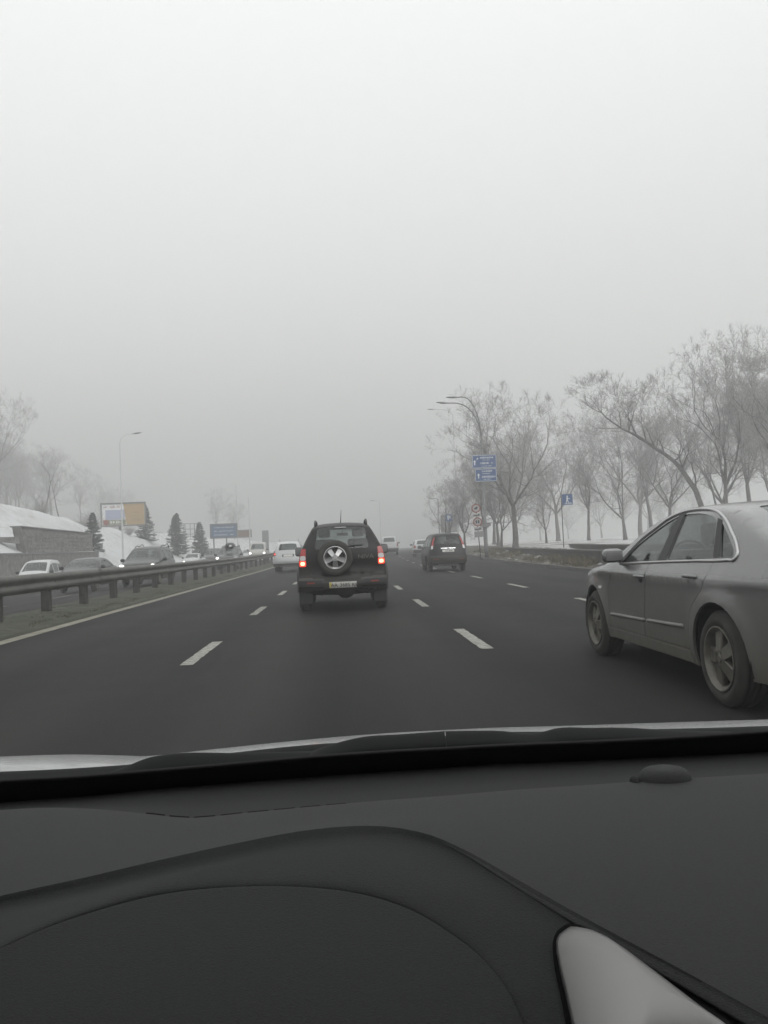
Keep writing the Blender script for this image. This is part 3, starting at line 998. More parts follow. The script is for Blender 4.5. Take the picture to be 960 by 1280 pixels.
def text_obj(name, body, size, m, parent=None, extrude=0.0015, align='CENTER', xs=1.0):
    """letters as a mesh of their own"""
    cu = bpy.data.curves.new(name, 'FONT')
    cu.body, cu.size, cu.extrude, cu.align_x = body, size, extrude, align
    tmp = bpy.data.objects.new(name + '_curve', cu)
    COL.objects.link(tmp)
    bpy.context.view_layer.update()
    me = bpy.data.meshes.new_from_object(tmp.evaluated_get(bpy.context.evaluated_depsgraph_get()))
    bpy.data.objects.remove(tmp)
    bpy.data.curves.remove(cu)
    me.name = name
    me.materials.clear()
    o = link(name, me, parent, m)
    o.scale = (xs, 1, 1)
    return o

def paint(name, col, rough=0.35, metal=0.3, coat=0.5, dirt=0.6, z1=1.0, mud=MUD):
    dark = max(col) < 0.02                      # black paint: reflections weakened to offset the fog's brightening
    return mat(name, col, rough, 0.0 if dark else metal, dirt=(mud, 0.15, z1, dirt), coat=0.15 if dark else coat, spec=0.22 if dark else None)
# ---- the silver saloon alongside (we see its left flank)
def silver_saloon():
    P = paint('silver_car_paint', (0.20, 0.203, 0.20), 0.26, 0.6, 0.65, dirt=0.85, z1=0.93, mud=(0.088, 0.08, 0.06))
    yr, yf = -1.40, 1.40
    prof = [(-2.42, 0.24, 0.10), (-2.46, 0.42, 0.12), (-2.47, 0.62, 0.12), (-2.40, 0.80, 0.10), (-2.38, 0.98, 0.06), (-2.30, 1.07, 0.03), (-2.12, 1.11, 0.015), (-1.98, 1.14, 0.02),
            (-1.72, 1.225, 0.04), (-1.38, 1.338, 0.035), (-1.05, 1.392, 0.028), (-0.6, 1.418, 0.024), (-0.15, 1.392, 0.025), (0.15, 1.33, 0.035), (0.50, 1.19, 0.055), (0.92, 1.0, 0.06), (1.08, 0.955, 0.05),
            (1.55, 0.89, 0.045), (1.92, 0.80, 0.05), (2.17, 0.68, 0.12), (2.31, 0.48, 0.14), (2.31, 0.30, 0.13), (2.26, 0.20, 0.12)]
    plan = [(-2.47, 0.80), (-2.3, 0.88), (-2.0, 0.945), (-1.5, 0.985), (-0.8, 1.0), (0.3, 1.0), (1.2, 0.985), (1.7, 0.94), (2.0, 0.87), (2.2, 0.79), (2.33, 0.72)]
    sec = [(0.15, 0.90), (0.25, 0.945), (0.40, 0.975), (0.60, 0.992), (0.72, 0.9965), (0.80, 0.9975), (0.868, 1.004), (0.882, 0.999), (0.95, 0.963), (1.02, 0.925), (1.2, 0.83), (1.35, 0.745), (1.47, 0.67)]
    c = Car('silver_saloon', 'mud filmed silver saloon alongside with bright window surround and five spoke wheels', (3.47, 7.04, 0.0), 0.0, prof, 0.915, plan, sec, (yr, yf),
            Rt=0.332, wt=0.215, Rr=0.228, zb=0.23, arch=0.392, r=0.06, flare=0.022, step=0.055, pstep=0.045)
    c.sec_belt = 1.0
    WF = round_poly([(0.555, 0.963), (-0.275, 0.99), (-0.345, 1.352), (-0.15, 1.305), (0.04, 1.235), (0.30, 1.128), (0.42, 1.057)], [0.02, 0.02, 0.02, 0.15, 0.15, 0.15, 0.1])
    WR1 = round_poly([(-0.465, 0.995), (-1.265, 1.02), (-1.085, 1.293), (-1.0, 1.325), (-0.79, 1.357), (-0.60, 1.362), (-0.455, 1.36)], [0.02, 0.02, 0.03, 0.1, 0.1, 0.1, 0.02])
    WR2 = round_poly([(-1.375, 1.024), (-1.555, 1.03), (-1.52, 1.08), (-1.34, 1.195), (-1.17, 1.28)], [0.02, 0.03, 0.05, 0.15, 0.02])
    dF = round_poly([(0.95, 0.34), (0.92, 0.60), (0.915, 0.72), (0.72, 0.925), (0.44, 1.085), (0.315, 1.165), (0.05, 1.275), (-0.14, 1.347), (-0.395, 1.40), (-0.365, 1.0), (-0.135, 0.965), (-0.10, 0.73), (0.03, 0.335)], [0.03, 0.1, 0.1, 0.1, 0.1, 0.1, 0.2, 0.1, 0.02, 0.02, 0.03, 0.2, 0.03])
    dR = round_poly([(0.022, 0.335), (-0.108, 0.73), (-0.143, 0.965), (-0.373, 1.0), (-0.403, 1.40), (-0.60, 1.402), (-0.80, 1.396), (-1.02, 1.362), (-1.14, 1.315), (-1.315, 1.02), (-1.25, 0.82), (-1.0, 0.655), (-0.94, 0.52), (-0.92, 0.335)], [0.03, 0.2, 0.03, 0.02, 0.02, 0.1, 0.1, 0.1, 0.03, 0.04, 0.15, 0.1, 0.1, 0.03])
    sw = [('rear_window', c.s_at(1.16), c.s_at(1.365), 0.80, 0.72, 'glassdark')]
    # windscreen: between the scuttle and the roof
    i0 = np.argmin(abs(c.P[:, 0] - 0.06) + (c.P[:, 1] < 1.2)); i1 = np.argmin(abs(c.P[:, 0] - 0.93) + 9 * (c.P[:, 1] < 0.7))
    sw.append(('windscreen', c.arc[i0], c.arc[i1], 0.76, 0.82, 'screen'))
    c.shell(P, windows=[WR2], doors=[(dF, [WF]), (dR, [WR1])], screens=sw, gl='glassdark', crease=(0.80, 0.868, 0.882, 0.95))
    c.running_gear(5, 'single', 'alloyd', 'rubberd', track=0.79)
    for sg in (-1, 1):
        f = c.side(sg)
        def line(pts, r, name, m, n=6, off=0.003, closed=False):
            Q = resample(pts, 0.03)
            V = f(Q[:, 0], Q[:, 1], off)
            mb = MB(); mb.tube(V, r, n); return mb.build(name, m, c.root, True)
        # bright strip along the belt, round the rear corner and over the roof rail
        line([(0.58, 0.952), (0.1, 0.968), (-0.4, 0.984), (-1.0, 1.0), (-1.5, 1.013), (-1.585, 1.02), (-1.598, 1.048), (-1.56, 1.095), (-1.38, 1.215), (-1.19, 1.31), (-1.03, 1.358), (-0.8, 1.388), (-0.6, 1.394), (-0.37, 1.383), (-0.14, 1.337), (0.05, 1.265), (0.315, 1.155), (0.44, 1.08), (0.585, 0.962)], 0.0115, 'window_trim', M['satin'], 8)
        panel('pillar_cover', [(-0.28, 0.995), (-0.46, 1.0), (-0.45, 1.372), (-0.35, 1.368)], [], f, 0.06, M['black'], c.root, rim=0.004, off=0.004, flip=sg > 0)
        panel('pillar_cover', [(-1.27, 1.026), (-1.37, 1.03), (-1.17, 1.295), (-1.09, 1.31)], [], f, 0.06, M['black'], c.root, rim=0.004, off=0.004, flip=sg > 0)
        # rubbing strip, sill line, handles, side marker
        line([(0.88, 0.462), (-0.03, 0.482)], 0.018, 'rub_strip', P, 8, 0.0)
        line([(-0.10, 0.484), (-0.84, 0.505)], 0.018, 'rub_strip', P, 8, 0.0)
        sm = panel('sill', [(0.98, 0.245), (0.98, 0.325), (-0.93, 0.325), (-0.96, 0.245)], [], f, 0.08, P, c.root, rim=0.01, off=0.012, flip=sg > 0)
        for hy, hz in ((-0.013, 0.853), (-1.03, 0.887)):
            m = MB()
            x0 = float(c.W(np.array([hy]), np.array([hz]))[0])
            m.tube([(sg * (x0 - 0.012), hy + 0.095, hz), (sg * (x0 + 0.022), hy + 0.07, hz + 0.004), (sg * (x0 + 0.028), hy, hz + 0.006), (sg * (x0 + 0.022), hy - 0.07, hz + 0.004), (sg * (x0 - 0.012), hy - 0.095, hz)], [0.012, 0.015, 0.016, 0.015, 0.012], 8)
            h = m.build('door_handle', P, c.root, True)
            m = MB(); m.ellipsoid((sg * (x0 - 0.012), hy, hz - 0.02), (0.03, 0.14, 0.075))
            m.build('handle_recess', M['black'], h, True)
        panel('side_marker', round_poly([(1.16, 0.70), (1.09, 0.70), (1.09, 0.725), (1.16, 0.725)], 0.01), [], f, 0.03, M['clear'], c.root, rim=0.006, off=0.006, flip=sg > 0)
        # arch liners
        for wy in c.wheels:
            m = MB()
            rows = []
            for a in np.linspace(-0.2, math.pi + 0.2, 15):
                yy, zz = wy + (c.arch + 0.012) * math.cos(a), c.Rt + (c.arch + 0.012) * math.sin(a)
                rows.append([(sg * (0.885 if abs(wy) > 9 else 0.875), yy, zz), (sg * 0.58, yy, zz)])
            m.loft(rows); m.build('arch_liner', M['dark'], c.root, True)
        # tail lamp wrapping the corner
        panel('tail_lamp', round_poly([(-2.42, 0.78), (-2.16, 0.80), (-2.14, 0.93), (-2.36, 0.95)], 0.03), [], f, 0.05, M['red'], c.root, rim=0.01, off=0.006, flip=sg > 0)
    c.door_mirror(0.60, 1.0, P, (0.185, 0.12, 0.13), gl='steel', gap=0.0)
    for sg in (-1, 1):
        c.rear_panel('tail_lamp', [(sg * 0.44, 0.80), (sg * 0.72, 0.78), (sg * 0.72, 0.95), (sg * 0.46, 0.95)] if sg > 0 else [(-0.72, 0.78), (-0.44, 0.80), (-0.46, 0.95), (-0.72, 0.95)], M['red'], 0.008)
        c.rear_panel('headlamp', [(sg * 0.36, 0.60), (sg * 0.64, 0.62), (sg * 0.64, 0.74), (sg * 0.38, 0.72)] if sg > 0 else [(-0.64, 0.62), (-0.36, 0.60), (-0.38, 0.72), (-0.64, 0.74)], M['headoff'], 0.01, rear=False)
    c.rear_panel('bumper_strip', [(-0.7, 0.50), (0.7, 0.50), (0.7, 0.53), (-0.7, 0.53)], M['black'], 0.008)
    c.plate(0, 0.86, text=None, stripe=False)
    c.seats((-0.30, -1.12), 0.46, 0.36)
    m = MB()
    m.rbox((0, 0.68, 0.88), (1.4, 0.5, 0.16), 0.05)
    m.rbox((-0.36, 0.50, 0.99), (0.36, 0.22, 0.13), 0.05)
    m.build('dashboard', M['dark'], c.root, True)
    c.seats((), 0, wheel_at=(-0.36, 0.30, 0.97))
    # driver and passenger can only be guessed at through the tint: the seats alone are built
    return c
silver_saloon()

# ---- the dark off-roader ahead with its spare wheel on the tailgate
def offroader():
    P = paint('dark_brown_car_paint', (0.008, 0.0075, 0.007), 0.4, 0.2, 0.3, dirt=0.35, z1=1.1, mud=(0.026, 0.024, 0.02))
    D = M['blackdirty']
    yr, yf = 0.62, 3.07
    prof = [(0.10, 0.40, 0.09), (-0.02, 0.46, 0.12), (-0.04, 0.62, 0.12), (0.06, 0.70, 0.07), (0.08, 0.78, 0.05), (0.085, 1.05, 0.05), (0.13, 1.24, 0.045), (0.24, 1.46, 0.035), (0.34, 1.62, 0.03), (0.44, 1.665, 0.03), (0.8, 1.695, 0.03),
            (1.6, 1.70, 0.03), (2.05, 1.67, 0.03), (2.2, 1.62, 0.04), (2.75, 1.22, 0.05), (2.95, 1.12, 0.05), (3.5, 1.06, 0.05), (3.82, 0.97, 0.06), (3.93, 0.8, 0.1), (3.96, 0.55, 0.12), (3.9, 0.4, 0.1)]
    plan = [(-0.1, 0.90), (0.1, 0.945), (0.35, 0.975), (0.8, 1.0), (2.8, 1.0), (3.4, 0.96), (3.8, 0.87), (3.96, 0.78)]
    sec = [(0.2, 0.985), (0.5, 0.995), (0.75, 1.0), (0.95, 0.985), (1.12, 0.95), (1.22, 0.905), (1.40, 0.80), (1.58, 0.68), (1.70, 0.60)]
    c = Car('dark_offroader', 'dark muddy offroader straight ahead with an alloy spare wheel on its tailgate', (0.0, 15.95, 0.0), 0.0, prof, 0.89, plan, sec, (yr, yf),
            Rt=0.345, wt=0.225, Rr=0.205, zb=0.38, arch=0.41, r=0.075, flare=0.03, step=0.07, pstep=0.05)
    c.sec_belt = 1.1
    w1 = round_poly([(0.42, 1.20), (0.95, 1.17), (0.97, 1.54), (0.56, 1.54)], 0.05)
    w2 = round_poly([(1.03, 1.165), (1.62, 1.15), (1.64, 1.57), (1.05, 1.56)], 0.05)
    w3 = round_poly([(1.70, 1.15), (2.62, 1.13), (2.2, 1.50), (2.05, 1.57), (1.72, 1.575)], 0.05)
    i0 = np.argmin(abs(c.P[:, 0] - 2.24) + 9 * (c.P[:, 1] < 1.2)); i1 = np.argmin(abs(c.P[:, 0] - 2.78))
    c.shell(P, windows=[w1, w2, w3], screens=[('rear_window', c.s_at(1.175), c.s_at(1.605), 0.665, 0.83, 'glass'), ('windscreen', c.arc[i0], c.arc[i1], 0.80, 0.82, 'screen')], gl='glassdark')
    c.running_gear(5, 'single', 'alloyd', 'rubberd', track=0.745)
    # bumper: upper step, lower valance with scoop
    b = c.rear_panel('bumper', [(-0.84, 0.42), (-0.50, 0.40), (-0.30, 0.45), (0.30, 0.45), (0.50, 0.40), (0.84, 0.42), (0.85, 0.66), (0.40, 0.68), (0.32, 0.60), (-0.32, 0.60), (-0.40, 0.68), (-0.85, 0.66)], D, 0.045, rim=0.12, r=0.03)
    c.rear_panel('bumper_insert', [(-0.83, 0.52), (-0.36, 0.52), (-0.40, 0.62), (-0.83, 0.62)], M['black'], 0.052, b, 0.01)
    c.rear_panel('bumper_insert', [(0.36, 0.52), (0.83, 0.52), (0.83, 0.62), (0.40, 0.62)], M['black'], 0.052, b, 0.01)
    c.rear_panel('bumper_lip', [(-0.84, 0.475), (-0.36, 0.475), (-0.36, 0.497), (-0.84, 0.497)], P, 0.058, b, 0.01, r=0.005)
    c.rear_panel('bumper_lip', [(0.36, 0.475), (0.84, 0.475), (0.84, 0.497), (0.36, 0.497)], P, 0.058, b, 0.01, r=0.005)
    for sg in (-1, 1):
        x = sg * 0.61
        c.rear_panel('reflector', [(x - 0.075, 0.555), (x + 0.075, 0.555), (x + 0.075, 0.582), (x - 0.075, 0.582)], M['reddim'], 0.06, rim=0.01, r=0.005)
    c.plate(-0.0, 0.522, text='AA 3685 KE', off=0.066, size=0.1)
    # tailgate outline: a groove frame made by a proud door skin
    t = c.rear_panel('tailgate', [(-0.665, 0.745), (0.665, 0.745), (0.665, 1.10), (0.60, 1.165), (-0.60, 1.165), (-0.665, 1.10)], P, 0.014, rim=0.03, r=0.03)
    f = c.face()
    # lamps
    for sg in (-1, 1):
        def q(pts):
            return [(sg * x, z) for x, z in (pts if sg > 0 else pts[::-1])]
        lamp = c.rear_panel('tail_lamp', q([(0.69, 0.875), (0.825, 0.875), (0.825, 1.03), (0.775, 1.225), (0.695, 1.225)]), M['red'], 0.016, rim=0.03, r=0.02)
        c.rear_panel('clear_lens', q([(0.70, 1.00), (0.815, 1.00), (0.805, 1.09), (0.70, 1.09)]), M['clear'], 0.022, lamp, 0.01, r=0.035)
        c.rear_panel('brake_light', q([(0.695, 0.885), (0.82, 0.885), (0.82, 0.995), (0.695, 0.995)]), M['brake'], 0.021, lamp, 0.01, r=0.025)
        c.rear_panel('bulb_glow', q([(0.716, 0.905), (0.80, 0.905), (0.80, 0.975), (0.716, 0.975)]), M['brakecore'], 0.025, lamp, 0.005, r=0.03)
        # roof rail with its upturned rear end
        m = MB()
        m.tube(resample([(sg * 0.505, 0.46, 1.66), (sg * 0.505, 0.485, 1.70), (sg * 0.505, 0.60, 1.742), (sg * 0.51, 1.2, 1.752), (sg * 0.515, 1.9, 1.735), (sg * 0.515, 2.02, 1.69)], 0.08), 0.022, 8)
        m.build('roof_rail', M['black'], c.root, True)
        # mudflaps
        m = MB()
        m.box((sg * 0.715, 0.20, 0.275), (0.235, 0.012, 0.23))
        m.build('mudflap', M['black'], c.root)
    # lower mechanicals: axle, differential, tow bar, silencer
    m = MB()
    m.tube([(-0.65, 0.62, 0.345), (0.65, 0.62, 0.345)], 0.045, 10)
    m.ellipsoid((0.05, 0.62, 0.345), (0.34, 0.3, 0.26))
    m.tube([(-0.42, 0.35, 0.33), (-0.42, 0.6, 0.36)], 0.03, 8)
    m.tube([(0.47, 0.16, 0.36), (0.47, 0.9, 0.36)], 0.04, 10)
    m.rbox((0, 0.30, 0.37), (0.28, 0.2, 0.12), 0.03)
    m.build('axle', M['dark'], c.root, True)
    # spare wheel
    y0 = float(f(np.array([-0.13]), np.array([1.03]), 0.0)[0][1])
    w = wheel(c.root, 0, 0, 0.335, 0.20, 0.222, -1, 5, 'single', 'rubber', 'alloy')
    w.name = 'spare_wheel'
    w.location = (-0.13, y0 - 0.115, 1.035)
    w.rotation_euler = (R(90) + R(36), 0, 0)
    w.rotation_euler = (0, 0, 0)
    w.matrix_local = Matrix.Translation((-0.13, y0 - 0.115, 1.035)) @ Matrix.Rotation(R(90), 4, 'Z') @ Matrix.Rotation(R(18), 4, 'X')
    # lettering, high brake lamp, washer bump, aerial, wiper
    o = text_obj('tailgate_lettering', 'NIVA', 0.12, M['alloyd'], c.root, 0.004, xs=1.15)
    o.location = (0.46, float(f(np.array([0.46]), np.array([1.0]), 0.02)[0][1]), 1.0)
    o.rotation_euler = (R(86), 0, 0)
    c.rear_panel('high_brake_lamp', [(-0.12, 1.612), (0.10, 1.612), (0.10, 1.632), (-0.12, 1.632)], M['signback'], 0.014, r=0.005, rim=0.012)
    m = MB()
    m.tube([(0.0, 0.62, 1.70), (0.0, 0.64, 1.735), (0.02, 0.44, 1.97)], [0.018, 0.010, 0.0025], 6)
    m.build('aerial', M['black'], c.root, True)
    m = MB()
    pts = f(np.linspace(-0.12, 0.42, 8), np.linspace(1.235, 1.27, 8), 0.02)
    m.tube(pts, 0.009, 6); m.build('rear_wiper', M['black'], c.root, True)
    c.door_mirror(2.42, 1.14, M['black'], (0.165, 0.1, 0.2), gl='steel', gap=0.02)
    c.seats((1.9,), 0.80, 0.36, mirror=(0.03, 2.22, 1.515), wheel_at=(-0.36, 2.3, 1.1))
    m = MB()                                        # rear bench with head restraints, and the driver's bulk left of it
    m.rbox((0, 0.98, 0.96), (1.22, 0.16, 0.42), 0.06)
    m.rbox((0.40, 0.98, 1.27), (0.33, 0.10, 0.26), 0.07)
    m.build('rear_bench', M['cloth'], c.root, True)
    m = MB(); m.rbox((0, 2.72, 1.08), (1.4, 0.3, 0.2), 0.06); m.build('dashboard', M['dark'], c.root, True)
offroader()
# ---- the rest of the traffic: a handful of body shapes, each with its own dress
SHAPES = dict(
    suv=dict(L=4.55, H=1.70, half=0.90, wb=2.62, R=0.35, belt=1.05,
             prof=[(-2.20, 0.38, 0.10), (-2.27, 0.55, 0.12), (-2.26, 0.72, 0.10), (-2.20, 0.95, 0.07), (-2.14, 1.15, 0.06), (-1.98, 1.50, 0.04), (-1.84, 1.64, 0.03), (-1.3, 1.70, 0.03), (-0.2, 1.71, 0.03), (0.25, 1.67, 0.03),
                   (0.5, 1.56, 0.04), (1.12, 1.17, 0.06), (1.28, 1.10, 0.06), (1.8, 1.03, 0.06), (2.12, 0.92, 0.08), (2.24, 0.74, 0.14), (2.27, 0.52, 0.16), (2.2, 0.34, 0.12)],
             sec=[(0.2, 0.93), (0.5, 0.985), (0.75, 1.0), (0.95, 0.985), (1.06, 0.955), (1.3, 0.86), (1.55, 0.755), (1.72, 0.68)],
             wins=[[(1.02, 1.09), (0.02, 1.10), (0.02, 1.55), (0.25, 1.555), (0.48, 1.46)], [(-0.06, 1.10), (-0.98, 1.12), (-0.98, 1.54), (-0.06, 1.56)], [(-1.07, 1.125), (-1.82, 1.17), (-1.68, 1.47), (-1.07, 1.53)]],
             rw=(1.19, 1.56, 0.74, 0.76), ww=(0.42, 1.15), ra=-1.28),
    mpv=dict(L=4.1, H=1.82, half=0.845, wb=2.65, R=0.31, belt=1.08,
             prof=[(-2.00, 0.32, 0.08), (-2.06, 0.5, 0.09), (-2.05, 0.9, 0.07), (-2.0, 1.2, 0.05), (-1.9, 1.6, 0.04), (-1.78, 1.75, 0.03), (-1.2, 1.82, 0.03), (0.0, 1.82, 0.03), (0.4, 1.74, 0.04),
                   (0.65, 1.60, 0.05), (1.25, 1.20, 0.07), (1.4, 1.12, 0.07), (1.78, 1.0, 0.1), (1.96, 0.82, 0.14), (2.02, 0.6, 0.16), (2.0, 0.34, 0.12)],
             sec=[(0.2, 0.94), (0.5, 0.99), (0.8, 1.0), (1.0, 0.99), (1.12, 0.965), (1.4, 0.89), (1.65, 0.81), (1.83, 0.72)],
             wins=[[(1.12, 1.12), (0.15, 1.12), (0.17, 1.62), (0.42, 1.61), (0.62, 1.50)], [(0.05, 1.12), (-0.95, 1.14), (-0.95, 1.63), (0.07, 1.64)], [(-1.03, 1.14), (-1.82, 1.18), (-1.72, 1.57), (-1.03, 1.62)]],
             rw=(1.2, 1.62, 0.7, 0.72), ww=(0.52, 1.28), ra=-1.3),
    sedan=dict(L=4.5, H=1.45, half=0.87, wb=2.65, R=0.315, belt=0.97,
             prof=[(-2.22, 0.32, 0.1), (-2.28, 0.5, 0.12), (-2.25, 0.75, 0.1), (-2.2, 0.98, 0.05), (-1.95, 1.06, 0.02), (-1.6, 1.08, 0.02), (-1.1, 1.32, 0.04), (-0.75, 1.42, 0.03), (-0.2, 1.455, 0.03), (0.2, 1.42, 0.03),
                   (0.5, 1.33, 0.04), (1.15, 1.00, 0.06), (1.35, 0.94, 0.06), (1.85, 0.86, 0.08), (2.1, 0.74, 0.12), (2.22, 0.56, 0.15), (2.2, 0.3, 0.12)],
             sec=[(0.2, 0.93), (0.5, 0.99), (0.7, 1.0), (0.88, 0.98), (0.98, 0.945), (1.2, 0.83), (1.35, 0.74), (1.46, 0.67)],
             wins=[[(0.98, 0.98), (0.0, 1.0), (0.02, 1.34), (0.22, 1.325), (0.5, 1.22)], [(-0.08, 1.0), (-0.98, 1.02), (-0.78, 1.29), (-0.55, 1.335), (-0.06, 1.345)], [(-1.05, 1.02), (-1.3, 1.05), (-0.86, 1.27)]],
             rw=(1.12, 1.38, 0.74, 0.66), ww=(0.42, 1.18), ra=-1.3),
    hatch=dict(L=4.0, H=1.48, half=0.85, wb=2.5, R=0.30, belt=0.98,
             prof=[(-1.95, 0.32, 0.1), (-2.0, 0.5, 0.12), (-1.98, 0.8, 0.1), (-1.92, 1.0, 0.06), (-1.6, 1.32, 0.04), (-1.4, 1.42, 0.03), (-0.6, 1.48, 0.03), (0.0, 1.46, 0.03), (0.35, 1.38, 0.04),
                   (1.0, 1.03, 0.06), (1.2, 0.96, 0.07), (1.65, 0.86, 0.1), (1.88, 0.72, 0.14), (1.97, 0.54, 0.16), (1.95, 0.3, 0.12)],
             sec=[(0.2, 0.93), (0.5, 0.99), (0.7, 1.0), (0.88, 0.98), (0.98, 0.945), (1.2, 0.84), (1.38, 0.75), (1.49, 0.68)],
             wins=[[(0.85, 1.0), (-0.1, 1.02), (-0.08, 1.37), (0.1, 1.36), (0.38, 1.26)], [(-0.18, 1.02), (-1.05, 1.04), (-1.0, 1.34), (-0.16, 1.375)], [(-1.12, 1.05), (-1.55, 1.1), (-1.36, 1.29), (-1.1, 1.33)]],
             rw=(1.04, 1.36, 0.72, 0.7), ww=(0.3, 1.05), ra=-1.25),
    van=dict(L=4.9, H=1.97, half=0.95, wb=3.0, R=0.33, belt=1.15,
             prof=[(-2.4, 0.34, 0.06), (-2.45, 0.5, 0.07), (-2.44, 1.1, 0.05), (-2.36, 1.7, 0.04), (-2.2, 1.9, 0.03), (-1.5, 1.97, 0.03), (0.5, 1.96, 0.03), (0.95, 1.86, 0.04),
                   (1.15, 1.72, 0.05), (1.72, 1.24, 0.07), (1.85, 1.15, 0.08), (2.2, 1.0, 0.12), (2.38, 0.8, 0.16), (2.43, 0.55, 0.17), (2.4, 0.33, 0.12)],
             sec=[(0.2, 0.95), (0.5, 0.99), (0.8, 1.0), (1.1, 0.985), (1.3, 0.955), (1.6, 0.89), (1.85, 0.82), (1.98, 0.74)],
             wins=[[(1.58, 1.2), (0.6, 1.2), (0.62, 1.72), (0.9, 1.71), (1.12, 1.58)], [(0.48, 1.22), (-0.8, 1.22), (-0.8, 1.74), (0.5, 1.74)], [(-0.9, 1.22), (-2.2, 1.25), (-2.15, 1.7), (-0.9, 1.74)]],
             rw=(1.25, 1.72, 0.74, 0.74), ww=(1.04, 1.74), ra=-1.5),
)

def traffic_car(name, label, shape, x, y, z, rz, col, scale=(1, 1, 1), group='traffic on the embankment road', detail=0.14, lights=None, gl='glassdark',
                bumper='body', dirt=0.5, mrim='alloyd', rough=0.35, metal=0.3):
    sp = SHAPES[shape]
    kx, ky, kz = scale
    P = paint(name + '_paint', col, rough, metal, 0.5, dirt, 1.0)
    prof = [(a * ky, b * kz, c) for a, b, c in sp['prof']]
    yf = max(p[0] for p in prof); yr = min(p[0] for p in prof)
    plan = [(yr, 0.86), (yr + 0.3, 0.94), (yr + 0.8, 0.985), (yr + 1.3, 1.0), (yf - 1.3, 0.99), (yf - 0.7, 0.93), (yf - 0.3, 0.83), (yf, 0.70)]
    sec = [(a * kz, b) for a, b in sp['sec']]
    wr = sp['ra'] * ky
    Rt = sp['R'] * kz
    c = Car(name, label, (x, y, z), rz, prof, sp['half'] * kx, plan, sec, (wr, wr + sp['wb'] * ky), Rt=Rt, wt=0.2, Rr=Rt * 0.64, zb=0.26 * kz, arch=Rt + 0.06, r=0.07,
            flare=0.015, step=detail, pstep=0.08, group=group)
    c.sec_belt = sp['belt'] * kz
    wins = [round_poly([(a * ky, b * kz) for a, b in w], 0.05) for w in sp['wins']]
    i0 = np.argmin(abs(c.P[:, 0] - sp['ww'][0] * ky) + 9 * (c.P[:, 1] < sp['belt'] * kz)); i1 = np.argmin(abs(c.P[:, 0] - sp['ww'][1] * ky) + 9 * (c.P[:, 1] < 0.85 * kz))
    z0, z1, hb, ht = sp['rw']
    c.shell(P, windows=wins, screens=[('rear_window', c.s_at(z0 * kz), c.s_at(z1 * kz), hb * kx, ht * kx, gl), ('windscreen', c.arc[i0], c.arc[i1], 0.78 * kx, 0.80 * kx, 'screen')], gl=gl)
    c.running_gear(5, 'single', mrim, 'rubberd')
    c.door_mirror((sp['ww'][1] - 0.28) * ky, (sp['belt'] + 0.06) * kz, M['black'] if bumper != 'mirror' else P, gl='steel', gap=0.03)
    c.kx, c.ky, c.kz, c.sp, c.Pm = kx, ky, kz, sp, P
    return c

def both(pts):
    return pts, [(-a, b) for a, b in pts][::-1]

def nose(c, lamp_z, lamp_x=(0.42, 0.78), lamp_h=0.15, lit=(True, True), grille=True, grille_z=None, bumper_dark=False, slats=3):
    kx, kz = c.kx, c.kz
    for sg in (-1, 1):
        a, b = lamp_x[0] * kx, lamp_x[1] * kx
        poly = [(a, lamp_z - lamp_h * 0.4), (b, lamp_z - lamp_h * 0.3), (b - 0.02, lamp_z + lamp_h * 0.55), (a + 0.03, lamp_z + lamp_h * 0.4)]
        if sg < 0:
            poly = [(-p, q) for p, q in poly][::-1]
        hl = c.rear_panel('headlamp', poly, M['headoff'], 0.012, rear=False, r=0.04)
        if lit[0 if sg < 0 else 1]:
            xx = sg * (a * 0.45 + b * 0.55)
            c.rear_panel('lamp_glow', [(xx - 0.085, lamp_z - 0.05), (xx + 0.085, lamp_z - 0.05), (xx + 0.085, lamp_z + 0.08), (xx - 0.085, lamp_z + 0.08)], M['head'], 0.02, hl, 0.006, r=0.05, rear=False)
    gz = grille_z or lamp_z
    if grille:
        g = c.rear_panel('grille', [(-0.36 * kx, gz - 0.08), (0.36 * kx, gz - 0.08), (0.40 * kx, gz + 0.07), (-0.40 * kx, gz + 0.07)], M['black'], 0.012, rear=False, r=0.03)
        for k in range(slats):
            zz = gz - 0.05 + 0.10 * k / max(1, slats - 1)
            c.rear_panel('grille_bar', [(-0.35 * kx, zz - 0.008), (0.35 * kx, zz - 0.008), (0.35 * kx, zz + 0.008), (-0.35 * kx, zz + 0.008)], M['satin'], 0.02, g, 0.008, r=0, rear=False, step=0.15)
    c.rear_panel('air_intake', [(-0.55 * kx, 0.34 * kz), (0.55 * kx, 0.34 * kz), (0.62 * kx, 0.47 * kz), (-0.62 * kx, 0.47 * kz)], M['black'], 0.012, rear=False, r=0.04)
    c.plate(0, 0.53 * kz, rear=False, off=0.025)

def rails(c, x=0.62, dark=True):
    kx, ky, kz = c.kx, c.ky, c.kz
    top = float(c.P[:, 1].max())
    for sg in (-1, 1):
        xx = sg * x * kx
        m = MB()
        m.tube(resample([(xx, -1.7 * ky, top - 0.10), (xx, -1.6 * ky, top + 0.015), (xx, -0.8 * ky, top + 0.035), (xx, -0.1 * ky, top + 0.025), (xx, 0.12 * ky, top - 0.07)], 0.2), 0.02, 6)
        m.build('roof_rail', M['black'] if dark else M['satin'], c.root, True)

